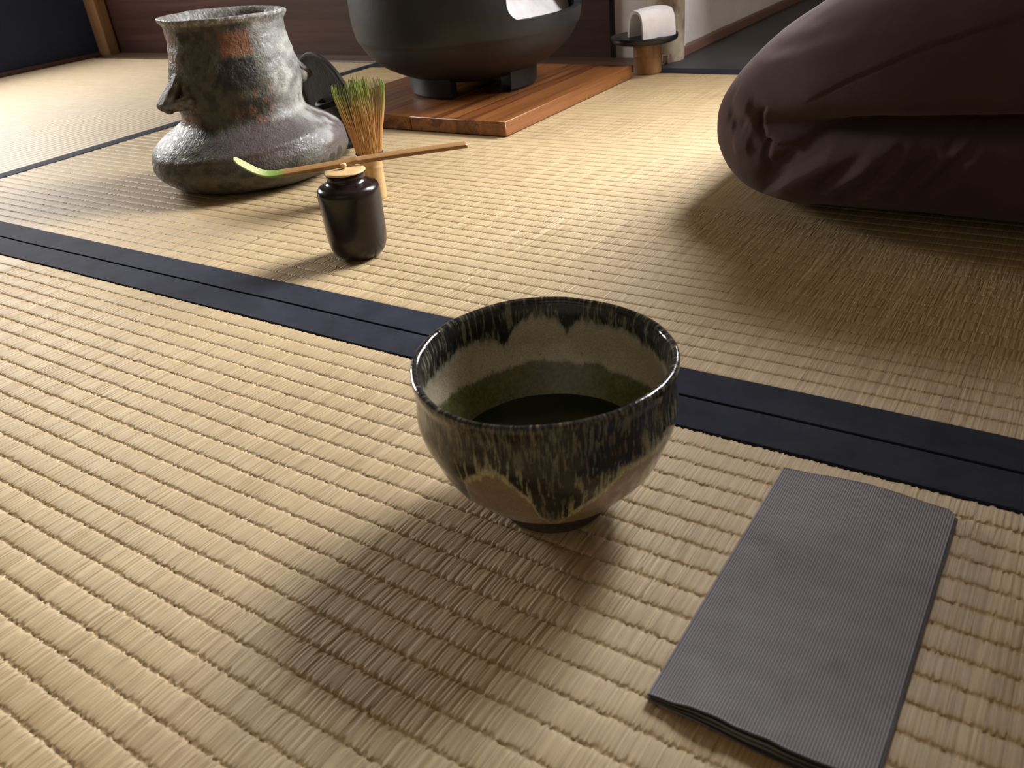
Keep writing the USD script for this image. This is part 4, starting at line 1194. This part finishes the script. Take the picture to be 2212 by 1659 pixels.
for pl, amp, wd in (([(-0.1285, 0.032), (-0.0916, 0.080)], 0.0038, 0.0038), ([(-0.1580, 0.036), (-0.1130, 0.074)], 0.0040, 0.0042), ([(-0.0720, 0.070), (-0.0560, 0.0915)], 0.0034, 0.0032), ([(-0.1060, 0.028), (-0.0700, 0.075)], 0.0032, 0.0040), ([(-0.0850, 0.030), (-0.0480, 0.082)], 0.0026, 0.005), ([(-0.1400, 0.020), (-0.1180, 0.050)], 0.0026, 0.005),
                    ([(-0.2420, 0.118), (-0.1900, 0.128), (-0.1300, 0.150)], 0.0018, 0.006), ([(-0.2280, 0.136), (-0.1700, 0.150)], 0.0020, 0.005), ([(-0.2480, 0.084), (-0.2250, 0.078)], -0.0030, 0.007), ([(-0.2400, 0.060), (-0.2180, 0.064)], 0.0030, 0.007)):
    dd, aa_ = seg_dist(XX, ZS, pl)
    env = smoothstep(0, 0.25, aa_) * smoothstep(1.0, 0.75, aa_)
    dsp += amp * (np.exp(-(dd / wd) ** 2) - 0.8 * np.exp(-((dd - 1.9 * wd) / wd) ** 2)) * env
dsp *= nearw * 1.25
soft = (meshkit.fbm(np.stack([XX / 0.09, AA * 2, 0 * XX], -1), 3, 111) - 0.5) * 0.006
dsp += soft * smoothstep(-0.26, -0.2, XX)
ctr = np.stack([XX, np.full_like(XX, PY), np.repeat((zl_ + hz)[:, None], NA, 1)], -1)
ny_, nz_ = -SY / np.maximum(hy[:, None], 1e-3), SZ / np.maximum(hz[:, None], 1e-3)
nl_ = np.hypot(ny_, nz_)
ny_, nz_ = ny_ / nl_, nz_ / nl_
lim = np.minimum(1.0, smoothstep(-0.272, -0.25, XX) + 0.05)
YY2 = YY + ny_ * dsp * lim
ZS2 = np.maximum(ZS + nz_ * dsp * lim * 0.5, 0.0002)
KV = np.stack([XX, YY2, ZS2], -1).reshape(-1, 3)
KF = grid_faces(NXs, NA, True)
ce0, ce1 = len(KV), len(KV) + 1
KV = np.vstack([KV, KV[:NA].mean(0), KV[-NA:].mean(0)])
ii = np.arange(NA)
KF = np.vstack([KF, np.stack([np.full(NA, ce0), (ii + 1) % NA, ii], 1), np.stack([np.full(NA, ce1), ce0 - NA + ii, ce0 - NA + (ii + 1) % NA], 1)])
kt = trimesh.Trimesh(KV, KF, process=False)
if kt.volume < 0:
    KF = KF[:, ::-1]
part('kimono_skirt', (KV, KF), M_KIMONO, person, smooth=True, label='dark brown kimono skirt folded under the knees')
kb = [m3.Manifold.batch_hull([ball((0.21, PY - 0.09, 0.26), 0.115), ball((0.21, PY + 0.09, 0.26), 0.115), ball((0.215, PY, 0.42), 0.125)]),
      m3.Manifold.batch_hull([ball((0.215, PY - 0.06, 0.40), 0.112), ball((0.215, PY + 0.06, 0.40), 0.112), ball((0.21, PY - 0.13, 0.62), 0.070), ball((0.21, PY + 0.13, 0.62), 0.070)]),
      bone((0.212, PY, 0.62), 0.075, (0.195, PY, 0.685), 0.060)]
for sy in (-1, 1):
    sh, el, wr_ = (0.205, PY + 0.165 * sy, 0.62), (0.140, PY + 0.205 * sy, 0.390), (-0.035, PY + 0.095 * sy, 0.332)
    kb += [bone(sh, 0.070, el, 0.062), bone(el, 0.060, wr_, 0.042), m3.Manifold.batch_hull([ball(wr_, 0.030), ball(el, 0.050), ball((-0.05, PY + 0.13 * sy, 0.262), 0.020), ball((0.12, PY + 0.225 * sy, 0.270), 0.024)])]
part('kimono_top', lean(organic(kb, 0.012, 8)), M_KIMONO, person, smooth=True)
